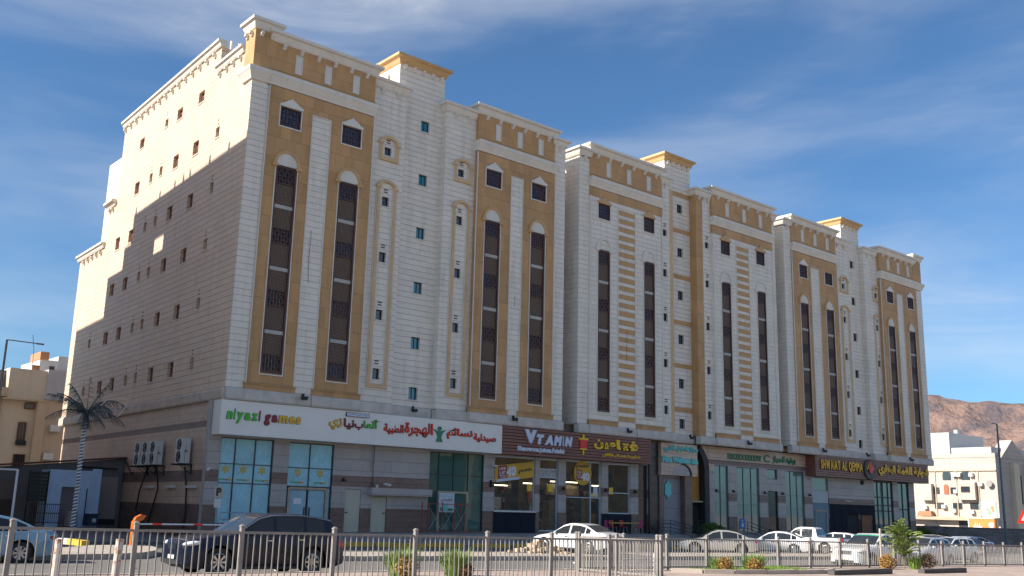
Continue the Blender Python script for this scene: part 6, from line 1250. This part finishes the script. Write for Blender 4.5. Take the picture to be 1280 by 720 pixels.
t = thing('warning_sign', 'red bordered triangular warning sign partly outside the right edge', 'sign', (27.1, -26.9, gz(27))); wf = lambda u, v, w: (27.32 + u * .80 + w * -.6, -27.1 - u * .6 - w * .8, v)
part(t, 'post', MB().tube([(27.32, -27.1, gz(27)), (27.32, -27.1, 2.7)], .035), GREYP); part(t, 'border', MB(wf).prism([(-.55, 1.72), (.55, 1.72), (0, 2.72)], .04, .055), RED); part(t, 'face', MB(wf).prism([(-.36, 1.83), (.36, 1.83), (0, 2.48)], .055, .062), WH); part(t, 'symbol', MB(wf).box(-.1, .1, 1.9, 2.0, .062, .068).box(-.04, .04, 2.0, 2.2, .062, .068), BK)
t = thing('street_block', 'plain white block far behind the cream building at right', 'building', (160, 20, -1)); part(t, 'main_body', MB().box(150, 175, 0, 18, -2, 14), CRM); [bwin(t, lambda u, v, w: (150 - w, u, v), 2 + k * 3, 3 + k * 3, 10, 11.5, 0) for k in range(5)]

# ------------------------------------------------------------------ mountains
from mathutils import noise as nz
b = MB(); NA, NR = 260, 90
sky_prof = [(-10, 180), (5, 250), (20, 262), (25.8, 281), (26.6, 291), (27.4, 283), (28.3, 279), (29.2, 286), (30.0, 279), (31.2, 290), (31.8, 284), (33, 274), (34, 279), (40, 265), (60, 200), (75, 120)]
for i in range(NA + 1):
    az = -8 + 82 * i / NA if True else 0
    for j in range(NR + 1):
        r = 900 + 2600 * j / NR; a = R_(az); x, y = -19.9 + r * math.cos(a), -46.5 + r * math.sin(a)
        f = (r - 900) / 1600; env = (max(0, min(1, f)) ** 1.25) if r < 2500 else max(0, 1 - ((r - 2500) / 1000) ** 1.5)
        tgt = lerp_tab(sky_prof, az) - 1.8
        p = Vector((x / 420, y / 420, 0)); h = nz.ridged_multi_fractal(p, 1.0, 2.1, 6, 1.0, 2.0) if hasattr(nz, 'ridged_multi_fractal') else nz.fractal(p, 1, 2, 6)
        h2 = nz.fractal(Vector((x / 85, y / 85, 3)), .75, 2.1, 6) - .7 * abs(nz.noise(Vector((x / 150, y / 150, 7))))
        z = env * tgt * (.72 + .2 * (h - 1.0) * (1 if r < 2450 else .3)) + env * 42 * h2 * (1 if r < 2400 else .5)
        if r >= 2400: z = env * tgt * (1.0 + .03 * (h - 1)) + env * 9 * h2
        elif r > 2100: k = (r - 2100) / 300; z = z * (1 - k) + k * (env * tgt * (.93 + .04 * (h - 1)) + env * 14 * h2)
        b.v.append((x, y, z - 6))
for i in range(NA):
    for j in range(NR): q = i * (NR + 1) + j; b.f.append((q, q + NR + 1, q + NR + 2, q + 1)); b.mi.append(0)
MT = mat('desert_rock', (.235, .150, .120), .95, var=.2, vscale=.012, col2=(.105, .082, .088), c2s=.016, c2r=(.42, .62), bump=1, bscale=.06)
for n_ in MT.node_tree.nodes:
    if n_.type == 'BUMP': n_.inputs['Distance'].default_value = 12
struct('mountain', b, MT, smooth=60)
